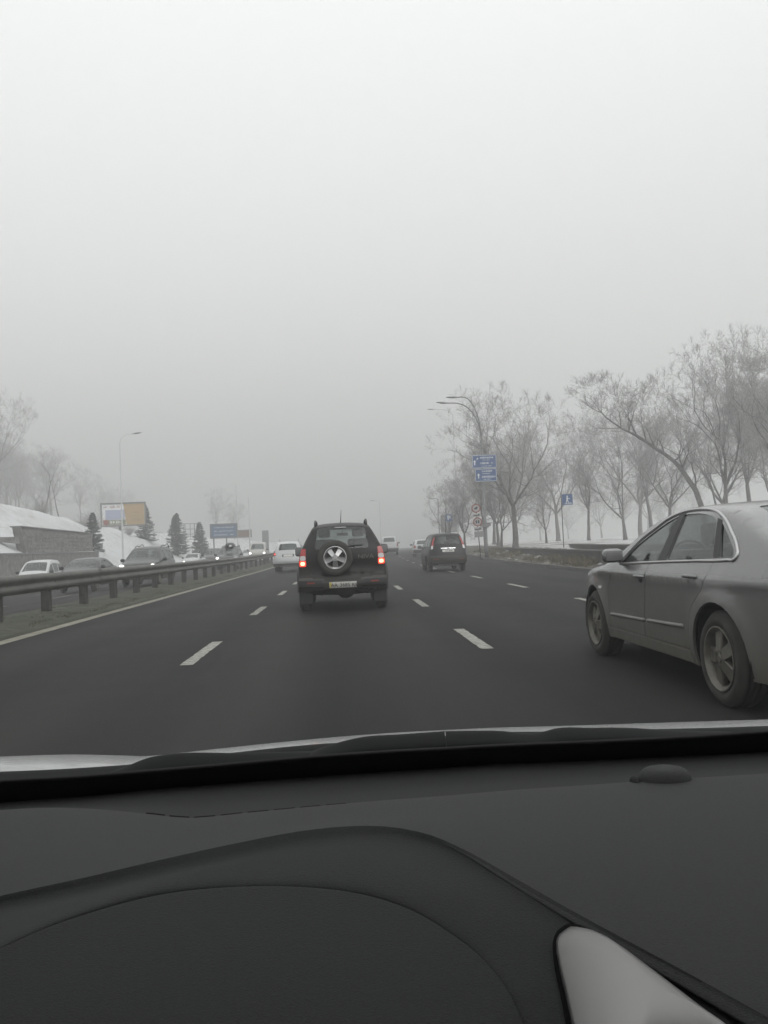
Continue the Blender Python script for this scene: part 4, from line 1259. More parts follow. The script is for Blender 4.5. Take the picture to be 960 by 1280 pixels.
# black crossover ahead in the lane on the right, tall red lamps beside its rear window
c = traffic_car('black_crossover', 'black crossover with tall red lamps and a bright bar above its number plate', 'suv', 4.70, 38.7, 0.0, 0.0, (0.006, 0.006, 0.0065), (1.0, 1.0, 0.985),
                detail=0.10, dirt=0.15, gl='glassdark')
for sg in (-1, 1):
    def q(p): return p if sg > 0 else [(-a, b) for a, b in p][::-1]
    l = c.rear_panel('tail_lamp', q([(0.655, 1.08), (0.745, 1.06), (0.685, 1.32), (0.585, 1.53), (0.545, 1.53), (0.62, 1.30)]), M['red'], 0.02, rim=0.03, r=0.02)
    c.rear_panel('clear_lens', q([(0.665, 1.02), (0.765, 1.00), (0.735, 1.155), (0.655, 1.17)]), M['clear'], 0.026, l, 0.02, r=0.02)
    c.rear_panel('reflector', q([(0.45, 0.545), (0.68, 0.545), (0.68, 0.57), (0.45, 0.57)]), M['reddim'], 0.07, rim=0.01, r=0.004)
    c.rear_panel('number_light_bar', q([(0.03, 1.015), (0.33, 1.02), (0.33, 1.055), (0.045, 1.06)]), M['chrome'], 0.035, rim=0.03, r=0.01)
c.rear_panel('bumper', [(-0.80, 0.36), (0.80, 0.36), (0.82, 0.72), (-0.82, 0.72)], M['blackdirty'], 0.045, rim=0.12, r=0.05)
c.plate(-0.0, 0.925, w=0.52, text='AA 0065', off=0.03, size=0.09, stripe=False)
o = c.rear_panel('badge', [(-0.035, 1.03), (0.035, 1.03), (0.03, 1.075), (-0.03, 1.075)], M['satin'], 0.045, rim=0.01, r=0.01)
m = MB(); m.tube([(0.0, -1.55, 1.67), (0.0, -1.58, 1.72), (-0.02, -1.8, 2.35)], [0.02, 0.012, 0.004], 6); m.build('aerial', M['black'], c.root, True)
m = MB(); m.rbox((0, -1.95, 0.30), (0.95, 0.3, 0.10), 0.04); m.build('exhaust_box', M['signback'], c.root, True)
c.seats((-0.75, 0.15), 0.75, 0.36)
# white crossover ahead in the lane on the left
c = traffic_car('white_crossover', 'white crossover with a single red lamp glowing, half behind the dark offroader', 'suv', -3.05, 49.6, 0.02, 0.0, (0.46, 0.47, 0.475), (0.99, 1.0, 1.0),
                detail=0.12, dirt=0.22, metal=0.0, gl='glassdark')
for sg in (-1, 1):
    def q(p): return p if sg > 0 else [(-a, b) for a, b in p][::-1]
    c.rear_panel('tail_lamp', q([(0.70, 0.92), (0.83, 0.93), (0.80, 1.10), (0.71, 1.10)]), M['red'], 0.015, rim=0.03, r=0.02)
    if sg < 0:
        c.rear_panel('brake_light', q([(0.715, 0.99), (0.80, 0.99), (0.80, 1.06), (0.715, 1.06)]), M['brake'], 0.022, rim=0.01, r=0.02)
c.rear_panel('bumper', [(-0.86, 0.48), (0.86, 0.48), (0.88, 0.76), (-0.88, 0.76)], c.Pm, 0.05, rim=0.1, r=0.05)
c.rear_panel('lower_bumper', [(-0.84, 0.30), (0.84, 0.30), (0.86, 0.475), (-0.86, 0.475)], M['blackdirty'], 0.045, rim=0.1, r=0.04)
c.rear_panel('plate_recess', [(-0.34, 0.86), (0.34, 0.86), (0.34, 1.0), (-0.34, 1.0)], M['black'], 0.008, rim=0.005, r=0.02)
c.plate(0, 0.93, off=0.018, stripe=False)
rails(c, 0.55, False)
# white tall off-roader further ahead
c = traffic_car('white_estate', 'white boxy estate far ahead beyond the dark offroader, black rear window', 'suv', 4.95, 86.0, 0.34, R(-3), (0.44, 0.45, 0.455), (1.08, 1.0, 1.1), detail=0.16, dirt=0.25, metal=0.0)
for sg in (-1, 1):
    def q(p): return p if sg > 0 else [(-a, b) for a, b in p][::-1]
    c.rear_panel('tail_lamp', q([(0.74, 0.92), (0.88, 0.92), (0.86, 1.25), (0.76, 1.25)]), M['reddim'], 0.015, rim=0.03, r=0.02)
c.rear_panel('bumper', [(-0.9, 0.36), (0.9, 0.36), (0.92, 0.72), (-0.92, 0.72)], M['blackdirty'], 0.05, rim=0.1, r=0.05)
c.plate(0, 0.98, stripe=False)
# pale hatchback in front of the black crossover
c = traffic_car('pale_hatchback', 'pale hatchback just showing past the mirror of the black crossover', 'hatch', 7.15, 74.0, 0.22, R(-2), (0.5, 0.51, 0.51), detail=0.16, dirt=0.3, metal=0.0)
for sg in (-1, 1):
    def q(p): return p if sg > 0 else [(-a, b) for a, b in p][::-1]
    c.rear_panel('tail_lamp', q([(0.62, 0.80), (0.80, 0.80), (0.76, 1.0), (0.64, 1.0)]), M['red'], 0.015, rim=0.03, r=0.02)
c.rear_panel('bumper', [(-0.8, 0.34), (0.8, 0.34), (0.82, 0.62), (-0.82, 0.62)], M['blackdirty'], 0.04, rim=0.08, r=0.05)
c.plate(0, 0.74, stripe=False)

# oncoming cars on the other carriageway
PI = math.pi
def oz(x, y): return place_z(x, y) + 0.005
x, y = -16.95, 47.5
c = traffic_car('white_people_carrier', 'white tall people carrier nearest the lower stone wall, lamps off', 'mpv', x, y, oz(x, y), PI + R(4), (0.46, 0.47, 0.475), (1.0, 0.95, 0.95), detail=0.11, dirt=0.3, metal=0.0)
nose(c, 0.86, lit=(False, False))
c.seats((-0.6, 0.45), 0.75, 0.36)
m = MB(); m.tube([(0.3, 0.25, 1.78), (0.3, 0.1, 2.02)], [0.012, 0.005], 6); m.build('aerial', M['black'], c.root)
x, y = -11.6, 38.6
c = traffic_car('dark_saloon', 'dark grey saloon between the white people carrier and the headlit offroader', 'sedan', x, y, oz(x, y), PI, (0.019, 0.0195, 0.02), (1.0, 1.0, 1.02), detail=0.10, dirt=0.4, bumper='x')
nose(c, 0.68, lit=(False, False))
c.seats((-0.65, 0.15), 0.42, 0.36, mirror=(0, 0.52, 1.22))
x, y = -9.1, 39.6
c = traffic_car('dark_green_offroader', 'dark green offroader with roof rails and headlamps lit behind the guardrail', 'suv', x, y, oz(x, y), PI, (0.018, 0.022, 0.019), (1.0, 1.05, 1.03), detail=0.10, dirt=0.45)
nose(c, 0.90, lit=(True, True), lamp_x=(0.5, 0.82))
rails(c, 0.60)
c.seats((-0.75, 0.15), 0.78, 0.36, mirror=(0, 0.6, 1.45))
x, y = -14.9, 84.0
c = traffic_car('white_hatchback', 'small white hatchback with both headlamps lit in front of the spruces', 'hatch', x, y, oz(x, y), PI + R(2), (0.46, 0.47, 0.475), detail=0.14, dirt=0.25, metal=0.0)
nose(c, 0.66, lit=(True, True))
x, y = -8.35, 62.5
c = traffic_car('dark_estate', 'dark estate with a long roof box and one bright headlamp', 'suv', x, y, oz(x, y), PI + R(1), (0.03, 0.032, 0.035), (0.98, 1.0, 0.97), detail=0.12, dirt=0.4)
nose(c, 0.86, lit=(False, True), lamp_x=(0.5, 0.82))
rails(c, 0.58)
rb = MB()
rows = []
for t in np.linspace(0, 1, 9):
    w = 0.38 * math.sin(math.pi * (0.12 + 0.76 * t))**0.5
    h = 0.30 * math.sin(math.pi * (0.10 + 0.8 * t))**0.6
    yy = -1.4 + 2.0 * t
    rows.append([(w * math.cos(a) * (abs(math.cos(a))**-0.3 if abs(math.cos(a)) > 0.05 else 1), yy, 1.70 + max(0, h * math.sin(a))) for a in np.linspace(0, math.pi, 11)])
rb.loft(rows)
rbo = thing('roof_box', 'black roof box lying on the bars of the dark estate', 'roof box', (x, y, oz(x, y)), PI + R(1))
rb.build('box_shell', M['black'], rbo, True)
m = MB()
for yy in (-1.05, 0.0):
    m.box((0, yy, 1.685), (1.25, 0.05, 0.03))
m.build('roof_bar', M['black'], rbo)
x, y = -8.75, 88.0
c = traffic_car('cream_van', 'cream van with both headlamps lit at the far end of the guardrail', 'van', x, y, oz(x, y), PI + R(2), (0.34, 0.335, 0.31), detail=0.14, dirt=0.3, metal=0.0)
nose(c, 0.88, lit=(True, True), lamp_x=(0.52, 0.86))
x, y = -11.2, 74.0
c = traffic_car('charcoal_offroader', 'charcoal offroader half hidden behind the dark estate with the roof box', 'suv', x, y, oz(x, y), PI + R(1), (0.03, 0.03, 0.032), detail=0.15, dirt=0.4)
nose(c, 0.86, lit=(False, False))
x, y = -11.6, 104.0
c = traffic_car('grey_saloon', 'pale grey saloon between the dark estate and the cream van', 'sedan', x, y, oz(x, y), PI + R(2), (0.42, 0.43, 0.44), detail=0.18, dirt=0.3)
nose(c, 0.68, lit=(False, False))
# ------------------------------------------------------------------ guardrail
gr = thing('guardrail', 'long dented steel guardrail on heavy posts along the median strip', 'guardrail', (0, 0, 0))
GX = -6.35
wave = [(0.0, 0.57), (0.035, 0.585), (0.085, 0.625), (0.095, 0.66), (0.085, 0.695), (0.05, 0.73), (0.042, 0.75), (0.05, 0.775), (0.085, 0.81), (0.10, 0.85), (0.09, 0.895), (0.05, 0.925), (0.03, 0.94), (-0.02, 0.945)]
rng = random.Random(3)
yy = 2.0
while yy < 150:
    ln = 4.0
    V, F = [], []
    ys = np.linspace(yy - 0.12, yy + ln, 5)
    j0, j1 = rng.uniform(-0.010, 0.010), rng.uniform(-0.010, 0.010)
    lap = 0.006 * (int(yy / ln) % 2)
    for q, Y in enumerate(ys):
        c_, z_ = float(curve_x(Y)), float(road_z(Y))
        dj = j0 + (j1 - j0) * q / 4
        for dx, dz in wave:
            V.append((GX + c_ + dx + lap + dj, Y, dz + z_ + dj * 0.7))
        for dx, dz in wave[::-1]:
            V.append((GX + c_ + dx + lap + dj - 0.005, Y, dz + z_ + dj * 0.7))
    n = 2 * len(wave)
    for i in range(4):
        for k in range(n):
            F.append((i * n + k, (i + 1) * n + k, (i + 1) * n + (k + 1) % n, i * n + (k + 1) % n))
    F.append(tuple(range(n))); F.append(tuple(range(4 * n, 5 * n))[::-1])
    b = link('beam', pydata('beam', V, F, True), gr, M['galv'])
    b.data.set_sharp_from_angle(angle=R(55))
    yy += ln
pm = MB()
pm.box((-0.085, 0, 0.36), (0.022, 0.20, 0.90)); pm.box((-0.165, -0.09, 0.36), (0.15, 0.022, 0.895)); pm.box((-0.165, 0.09, 0.36), (0.15, 0.022, 0.895))
pm.box((-0.04, 0, 0.75), (0.065, 0.12, 0.30))
pmesh = pydata('post', pm.V, pm.F); pmesh.materials.append(M['galvpost'])
Y = 5.35
k = 0
while Y < 150:
    p = link('post', pmesh, gr)
    p.location = (GX + float(curve_x(Y)) + rng.uniform(-0.008, 0.008), Y, float(road_z(Y)))
    p.rotation_euler = (rng.uniform(-0.012, 0.012), rng.uniform(-0.012, 0.012), 0)
    Y += 2.65
bo = MB(); bo.lathe_x([(0.055, 0.0), (0.055, 0.018), (0.05, 0.024), (0.03, 0.026)], 8)
bmesh_ = pydata('bolt', bo.V, bo.F); bmesh_.materials.append(M['galv'])
for k in range(16):
    Yb = 5.35 + 2.65 * k
    b = link('bolt', bmesh_, gr)
    b.location = (GX + float(curve_x(Yb)), Yb, float(road_z(Yb)) + 0.75)

# ------------------------------------------------------------------ walls
def wall_block(name, label, pts, thick, mt, cop=None, cop_over=0.05, cop_h=0.08, tex_panels=None, group=None, cop_mat='coping'):
    """a wall along plan points (x, y, z bottom, z top); thickness grows away from the road (to the left of travel)"""
    r = thing(name, label, 'wall', (0, 0, 0), 0, group)
    P = np.array(pts, float)
    T = np.gradient(P[:, :2], axis=0); T /= np.linalg.norm(T, axis=1)[:, None]
    Nn = np.stack([-T[:, 1], T[:, 0]], 1)
    mb = MB()
    rows = []
    for p, n in zip(P, Nn):
        a, b = p[:2], p[:2] + n * thick
        rows.append([(*a, p[2]), (*a, p[3]), (*b, p[3]), (*b, p[2])])
    n = 4
    V = [q for row in rows for q in row]
    F = []
    for i in range(len(rows) - 1):
        for k in range(4):
            F.append((i * 4 + k, (i + 1) * 4 + k, (i + 1) * 4 + (k + 1) % 4, i * 4 + (k + 1) % 4))
    F += [(0, 1, 2, 3), tuple(range(len(V) - 4, len(V)))[::-1]]
    me = pydata('wall_face', V, F)
    link('wall_face', me, r, M[mt])
    if cop:
        # coping slabs one by one
        L = np.concatenate([[0], np.cumsum(np.linalg.norm(np.diff(P[:, :2], axis=0), axis=1))])
        s = 0.0
        while s < L[-1] - 0.05:
            e = min(s + cop, L[-1])
            q = []
            for t in (s + 0.008, e - 0.008):
                x, y_, z = (np.interp(t, L, P[:, j]) for j in (0, 1, 3))
                nx, ny = np.interp(t, L, Nn[:, 0]), np.interp(t, L, Nn[:, 1])
                a = (x - nx * cop_over, y_ - ny * cop_over); b = (x + nx * (thick + cop_over), y_ + ny * (thick + cop_over))
                dz = random.uniform(-0.006, 0.006)
                q += [(*a, z + 0.003 + dz), (*a, z + cop_h + dz), (*b, z + cop_h + dz), (*b, z + 0.003 + dz)]
            link('coping_slab', pydata('coping_slab', q, [(0, 1, 5, 4), (1, 2, 6, 5), (2, 3, 7, 6), (3, 0, 4, 7), (0, 3, 2, 1), (4, 5, 6, 7)]), r, M[cop_mat])
            s = e
    return r

def at_bend(x, y): return x + float(curve_x(y))
# low planter wall by the right verge (nearest the road) and the slightly taller one set behind it
# the thickness must grow to the right, so the walls are listed from far to near
pts = [(13.0, 69.5, -0.1, 0.66), (11.4, 52, 0.0, 0.66), (10.3, 39, 0.0, 0.655), (9.45, 29, 0.0, 0.65), (8.95, 22, 0.0, 0.645), (8.75, 14, 0.0, 0.645)]
wall_block('planter_wall', 'low dark concrete planter wall facing the road behind dead weeds', pts, 0.35, 'concrete', cop=1.9, cop_h=0.085, cop_mat='concrete')
pts = [(14.6, 52.5, 0.3, 0.80), (12.4, 40, 0.3, 0.80), (10.75, 29, 0.3, 0.80), (10.2, 20, 0.3, 0.80), (10.1, 14, 0.3, 0.80)]
wall_block('parapet_wall', 'second slightly higher dark parapet set back behind the planter wall', pts, 0.4, 'concrete', cop=2.4, cop_h=0.10, cop_mat='concrete')

# stone retaining walls on the left bank
pts = [(-21.15, 20, -0.9, 1.62), (-21.2, 44, -0.9, 1.68), (-21.1, 58, -0.9, 1.70), (-20.95, 72.8, -0.9, 1.73)]
wall_block('lower_retaining_wall', 'long lower stone retaining wall with pale coping behind the oncoming cars', pts, 0.7, 'stone', cop=2.2, cop_h=0.12)
up = thing('upper_retaining_wall', 'upper dark rubble stone wall stepped above the lower wall beside the spruce', 'wall')
V = [(-22.45, 60.6, 1.5), (-21.95, 74.4, 1.5), (-21.95, 74.4, 3.42), (-22.6, 59.8, 3.68), (-23.2, 59.8, 3.68), (-22.6, 74.6, 3.42), (-22.6, 74.6, 1.5), (-23.1, 60.6, 1.5)]
F = [(0, 1, 2, 3), (3, 2, 5, 4), (1, 6, 5, 2), (0, 3, 4, 7), (7, 4, 5, 6)]
link('wall_face', pydata('wall_face', V, F), up, M['stone'])
# masonry: individual irregular stones standing proud of the upper wall's face
rs = random.Random(5)
z = 1.78
row = 0
while z < 3.4:
    h = rs.uniform(0.24, 0.36)
    t = 0.0
    while t < 1.0:
        w = rs.uniform(0.35, 0.8) / 13.7
        ztop = 3.62 - 0.25 * t
        if z + h < ztop and rs.random() < 0.94:
            y0, y1 = 60.7 + 13.65 * t + 0.02, 60.7 + 13.65 * min(1, t + w) - 0.02
            x0 = lambda yv, zv: -22.45 + 0.5 * (yv - 60.6) / 13.8 - 0.15 * (zv - 1.5) / 2.15 * (1 - (yv - 60.6) / 13.8) + 0.006
            p = rs.uniform(0.03, 0.09)
            a, b = z + 0.015, z + h - 0.015
            jit = lambda: rs.uniform(-0.03, 0.03)
            base = [(y0, a), (y1, a), (y1, b), (y0, b)]
            fr = [(y0 + 0.05 + jit(), a + 0.04 + jit()), (y1 - 0.05 + jit(), a + 0.04 + jit()), (y1 - 0.05 + jit(), b - 0.04 + jit()), (y0 + 0.05 + jit(), b - 0.04 + jit())]
            VV = [(x0(u, v), u, v) for u, v in base] + [(x0(u, v) + p, u, v) for u, v in fr]
            FF = [(4, 5, 6, 7), (0, 1, 5, 4), (1, 2, 6, 5), (2, 3, 7, 6), (3, 0, 4, 7)]
            link('stone', pydata('stone', VV, FF), up, M['stone'])
        t += w
    z += h
for i in range(6):
    t0, t1 = i / 6, (i + 1) / 6
    def cp(t, dx, dz): return (-22.6 + 0.65 * t + dx, 59.75 + 14.8 * t, 3.69 - 0.26 * t + dz)
    VV = [cp(t0 + .001, 0.1, 0), cp(t0 + .001, 0.1, 0.09), cp(t0 + .001, -0.75, 0.09), cp(t0 + .001, -0.75, 0), cp(t1 - .001, 0.1, 0), cp(t1 - .001, 0.1, 0.09), cp(t1 - .001, -0.75, 0.09), cp(t1 - .001, -0.75, 0)]
    link('coping_slab', pydata('coping_slab', VV, [(0, 1, 5, 4), (1, 2, 6, 5), (2, 3, 7, 6), (3, 0, 4, 7), (0, 3, 2, 1), (4, 5, 6, 7)]), up, M['coping'])
wg = thing('wing_wall', 'short dark wing wall running from the upper stone wall into the snowy bank', 'wall')
mb = MB()
V = [(-22.65, 59.7, 2.5), (-24.6, 59.0, 2.8), (-24.6, 59.0, 3.02), (-22.65, 59.7, 3.0), (-22.9, 60.3, 2.5), (-24.9, 59.6, 2.8), (-24.9, 59.6, 3.02), (-22.9, 60.3, 3.0)]
link('wall_face', pydata('wall_face', V, [(0, 3, 2, 1), (3, 7, 6, 2), (4, 5, 6, 7), (0, 4, 7, 3), (1, 2, 6, 5)]), wg, M['stone'])

# ------------------------------------------------------------------ poles, lamps and signs
def lamp_post(name, label, x, y, h, arms, r0=0.11, r1=0.055, extra=True, pm='pole', ra=0.038, group='street lamps along the embankment', box_z=None):
    z = place_z(x, y)
    t = thing(name, label, 'street lamp', (x, y, z - 0.05), 0, group)
    m = MB()
    m.tube([(0, 0, 0), (0, 0, 0.9), (0, 0, 0.95), (0, 0, h)], [r0 * 1.35, r0 * 1.3, r0, r1], 12)
    m.build('pole', M[pm], t, True)
    for dx, dy, rise in arms:
        m = MB()
        pts = [(0, 0, h - 0.15)]
        for a in np.linspace(0, math.pi / 2 * 0.92, 8)[1:]:
            pts.append((dx * (1 - math.cos(a)) * 0.75, dy * (1 - math.cos(a)) * 0.75, h - 0.15 + rise * math.sin(a)))
        pts.append((dx, dy, h - 0.15 + rise * 1.0 + 0.02))
        m.tube(resample(pts, 0.25), ra, 8)
        m.build('arm', M[pm], t, True)
        m = MB()
        L = math.hypot(dx, dy)
        ux, uy = dx / L, dy / L
        rows = []
        for q, (w, hh) in enumerate(((0.03, 0.03), (0.06, 0.06), (0.13, 0.075), (0.15, 0.07), (0.12, 0.05), (0.03, 0.02))):
            s_ = -0.05 + 0.17 * q
            cx_, cy_, cz_ = dx + ux * s_, dy + uy * s_, h - 0.13 + rise + 0.012 * q
            rows.append([(cx_ - uy * w * math.cos(a), cy_ + ux * w * math.cos(a), cz_ + hh * math.sin(a)) for a in np.linspace(0, 2 * math.pi, 11)])
        m.loft(rows)
        m.build('lamp_head', M['lampgrey'], t, True)
    if box_z:
        m = MB()
        m.rbox((0, 0, box_z), (0.75, 0.32, 0.20), 0.04); m.rbox((0, 0, box_z + 0.13), (0.95, 0.4, 0.06), 0.02); m.rbox((0, 0, box_z - 0.14), (0.45, 0.28, 0.10), 0.03)
        m.build('flower_bowl', M['signback'], t, True)
    return t

def flat_sign(parent, name, x, z, w, h, m, y=-0.12, bar=True, th=0.03, edge=None, tilt=0.0):
    b = MB()
    b.rbox((x, y, z), (w, th, h), min(0.01, th * 0.4))
    o = b.build(name, m, parent)
    if edge:
        e = MB()
        f = y - th / 2 - 0.003
        for (cx_, cz_, ww, hh) in ((x, z + h / 2 - 0.03, w - 0.05, 0.025), (x, z - h / 2 + 0.03, w - 0.05, 0.025), (x - w / 2 + 0.03, z, 0.025, h - 0.09), (x + w / 2 - 0.03, z, 0.025, h - 0.09)):
            e.box((cx_, f, cz_), (ww, 0.004, hh))
        e.build('sign_border', edge, o)
    return o

def word_bars(parent, name, x0, z, w, h, m, y, seed, gap=0.35):
    """one line of print too small to read: separate upright strokes of uneven width"""
    r_ = random.Random(seed)
    b = MB()
    x = x0
    while x < x0 + w:
        ww = min(h * r_.uniform(0.45, 0.8), x0 + w - x)
        if r_.random() < 0.88:
            hh = h * r_.uniform(0.8, 1.0)
            b.box((x + ww / 2, y, z), (ww * 0.82, 0.004, hh * 0.28))
            b.box((x + ww * 0.2, y, z), (ww * 0.25, 0.0042, hh))
            if r_.random() < 0.6:
                b.box((x + ww * 0.75, y, z), (ww * 0.25, 0.0044, hh))
            if r_.random() < 0.5:
                b.box((x + ww * 0.5, y, z + hh * 0.42), (ww * 0.7, 0.0046, hh * 0.16))
        x += ww * 1.25
    return b.build(name, m, parent)

def arrow_up(parent, x, z, h, m, y, slant=0.0):
    b = MB()
    w = h * 0.28
    V = [(-w * 0.35, -h / 2), (w * 0.35, -h / 2), (w * 0.35, h * 0.1), (w, h * 0.1), (0, h / 2), (-w, h * 0.1), (-w * 0.35, h * 0.1)]
    ca, sa = math.cos(slant), math.sin(slant)
    pts = [(x + a * ca + b_ * sa, y, z - a * sa + b_ * ca) for a, b_ in V]
    b.add(pts + [(p[0], p[1] + 0.004, p[2]) for p in pts], [tuple(range(7))] + [(i, i + 7, (i + 1) % 7 + 7, (i + 1) % 7) for i in range(7)])
    return b.build('arrow', m, parent)

def disc(parent, name, x, z, r, m, y, ring=None):
    b = MB(); n = 28
    V = [(x + r * math.cos(2 * PI * k / n), y, z + r * math.sin(2 * PI * k / n)) for k in range(n)]
    V += [(p[0], y + 0.02, p[2]) for p in V]
    b.add(V, [tuple(range(n))] + [(k, k + n, (k + 1) % n + n, (k + 1) % n) for k in range(n)])
    o = b.build(name, m, parent)
    if ring:
        b = MB()
        rows = []
        for rr, dy in ((r, -0.002), (r, -0.006), (r * 0.76, -0.006), (r * 0.76, -0.002)):
            rows.append([(x + rr * math.cos(a), y + dy, z + rr * math.sin(a)) for a in np.linspace(0, 2 * PI, 33)])
        b.loft(rows); b.build('sign_ring', ring, o)
    return o

# right-hand lamp with two arms and the blue direction signs
LX, LY = 10.1, 57.5
t = lamp_post('lamp_post', 'tall grey lamp post with two curved arms carrying the blue direction signs', LX, LY, 8.6, [(-2.3, -0.25, 2.5), (-1.5, 0.4, 3.0)], 0.12, 0.06, box_z=2.35)
bz = place_z(LX, LY) - 0.05
sgn = thing('upper_direction_sign', 'upper wider blue direction sign clamped to the two armed lamp post', 'road sign', (LX + 0.10, LY - 0.1, bz), 0, 'blue direction signs on the lamp post')
w_ = flat_sign(sgn, 'sign_plate', 0, 6.78, 1.72, 0.93, M['blue'], edge=M['white'])
arrow_up(w_, -0.68, 6.72, 0.36, M['white'], -0.139); arrow_up(w_, -0.48, 6.98, 0.2, M['white'], -0.139, 0.6)
word_bars(w_, 'place_name', -0.28, 7.04, 1.0, 0.14, M['white'], -0.139, 1); word_bars(w_, 'place_name', -0.2, 6.88, 0.6, 0.06, M['white'], -0.139, 2)
word_bars(w_, 'place_name', -0.28, 6.66, 0.9, 0.15, M['white'], -0.139, 3); word_bars(w_, 'place_name', -0.2, 6.46, 0.7, 0.06, M['white'], -0.139, 4)
sgn = thing('lower_direction_sign', 'lower blue direction sign hung under the wider one on the lamp post', 'road sign', (LX + 0.17, LY - 0.1, bz), 0, 'blue direction signs on the lamp post')
w_ = flat_sign(sgn, 'sign_plate', 0, 5.83, 1.52, 0.90, M['blue'], edge=M['white'])
arrow_up(w_, -0.52, 5.78, 0.36, M['white'], -0.139)
word_bars(w_, 'place_name', -0.26, 6.1, 0.72, 0.14, M['white'], -0.139, 5); word_bars(w_, 'place_name', -0.24, 5.93, 0.55, 0.06, M['white'], -0.139, 6)
word_bars(w_, 'place_name', -0.26, 5.7, 0.94, 0.15, M['white'], -0.139, 7); word_bars(w_, 'place_name', -0.2, 5.53, 0.55, 0.06, M['white'], -0.139, 8)

# stack of restriction signs
sx, sy = 9.35, 55.5
z = place_z(sx, sy)
t = thing('restriction_sign', 'leaning post with two round red ringed signs and small plates beneath', 'road sign', (sx, sy, z - 0.1), 0)
t.rotation_euler = (0, R(-3.0), 0)
m = MB(); m.tube([(0, 0, 0), (0, 0, 3.95)], 0.035, 8); m.build('post', M['galvpost'], t, True)
d = disc(t, 'round_sign', 0, 3.62, 0.31, M['signgrey'], -0.06, M['signred'])
b = MB(); b.box((-0.02, -0.068, 3.60), (0.2, 0.004, 0.1)); b.box((0.06, -0.068, 3.68), (0.12, 0.0042, 0.08)); b.box((0.0, -0.068, 3.66), (0.08, 0.0044, 0.05)); b.build('pictogram', M['ink'], d)
p_ = flat_sign(t, 'arrow_plate', 0, 3.15, 0.56, 0.24, M['signgrey'], -0.06)
b = MB(); b.box((-0.03, -0.079, 3.13), (0.36, 0.004, 0.06)); b.box((0.14, -0.079, 3.17), (0.08, 0.0042, 0.13)); b.build('arrow', M['ink'], p_)
d = disc(t, 'round_sign', 0.02, 2.70, 0.31, M['signgrey'], -0.06, M['signred'])
b = MB(); b.box((-0.07, -0.068, 2.70), (0.10, 0.004, 0.2)); b.box((0.09, -0.068, 2.70), (0.10, 0.0042, 0.2)); b.build('pictogram', M['ink'], d)
p_ = flat_sign(t, 'arrow_plate', 0.02, 2.22, 0.56, 0.24, M['signgrey'], -0.06)
b = MB(); b.box((-0.03, -0.079, 2.2), (0.36, 0.004, 0.06)); b.box((0.14, -0.079, 2.24), (0.08, 0.0042, 0.13)); b.build('arrow', M['ink'], p_)
p_ = flat_sign(t, 'notice_plate', 0.04, 1.86, 0.64, 0.40, M['signback'], -0.06)

# blue pedestrian underpass sign
sx, sy = 14.9, 55.0
z = place_z(sx, sy)
t = thing('underpass_sign', 'small blue square sign with a white walking figure on a thin pole', 'road sign', (sx, sy, z - 0.1), 0)
m = MB(); m.tube([(0, 0, 0), (0, 0, 3.75)], 0.03, 8); m.build('post', M['galvpost'], t, True)
p_ = flat_sign(t, 'sign_plate', 0.40, 3.32, 0.72, 0.72, M['blue'], -0.03)
b = MB(); f = -0.049
b.box((0.38, f, 3.36), (0.09, 0.004, 0.2)); b.box((0.39, f, 3.53), (0.09, 0.0042, 0.09)); b.add([(0.34, f, 3.27), (0.40, f, 3.27), (0.34, f, 3.10), (0.28, f, 3.10)], [(0, 1, 2, 3)])
b.add([(0.38, f, 3.27), (0.43, f, 3.27), (0.50, f, 3.10), (0.45, f, 3.10)], [(0, 1, 2, 3)]); b.box((0.5, f, 3.38), (0.14, 0.0044, 0.04)); b.box((0.44, f, 3.05), (0.5, 0.0046, 0.03)); b.box((0.60, f, 3.09), (0.14, 0.0048, 0.03))
b.build('walking_figure', M['white'], p_)

# small far blue sign, thin far pole, faint lamp posts
sx, sy = 10.75, 82.0
z = place_z(sx, sy)
t = thing('parking_sign', 'small faded blue sign on a leaning pole far along the right verge', 'road sign', (sx, sy, z - 0.1), 0)
m = MB(); m.tube([(0.28, 0, 0), (0, 0, 3.9)], 0.04, 8); m.build('post', M['galvpost'], t, True)
p_ = flat_sign(t, 'sign_plate', 0.05, 3.65, 0.68, 0.72, M['blue'], -0.05)
b = MB(); b.box((-0.05, -0.069, 3.65), (0.12, 0.004, 0.45)); b.box((0.12, -0.069, 3.7), (0.14, 0.0042, 0.25)); b.build('pictogram', M['white'], p_)
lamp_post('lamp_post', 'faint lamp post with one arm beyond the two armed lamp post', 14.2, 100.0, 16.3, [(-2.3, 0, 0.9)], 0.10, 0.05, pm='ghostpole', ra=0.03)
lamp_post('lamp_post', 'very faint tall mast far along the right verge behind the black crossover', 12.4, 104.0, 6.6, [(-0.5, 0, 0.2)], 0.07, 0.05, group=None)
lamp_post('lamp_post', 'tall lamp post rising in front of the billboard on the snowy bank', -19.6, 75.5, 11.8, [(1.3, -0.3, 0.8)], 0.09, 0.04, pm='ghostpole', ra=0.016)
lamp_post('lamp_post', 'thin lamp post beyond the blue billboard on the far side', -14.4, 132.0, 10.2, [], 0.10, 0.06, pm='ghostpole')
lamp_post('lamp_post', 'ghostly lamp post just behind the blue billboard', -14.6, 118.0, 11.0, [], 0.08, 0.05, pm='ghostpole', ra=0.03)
lamp_post('lamp_post', 'ghostly lamp post straight ahead over the white estate', 7.2, 150.0, 9.0, [(-0.9, 0, 0.4)], 0.10, 0.06, pm='ghostpole', ra=0.03)

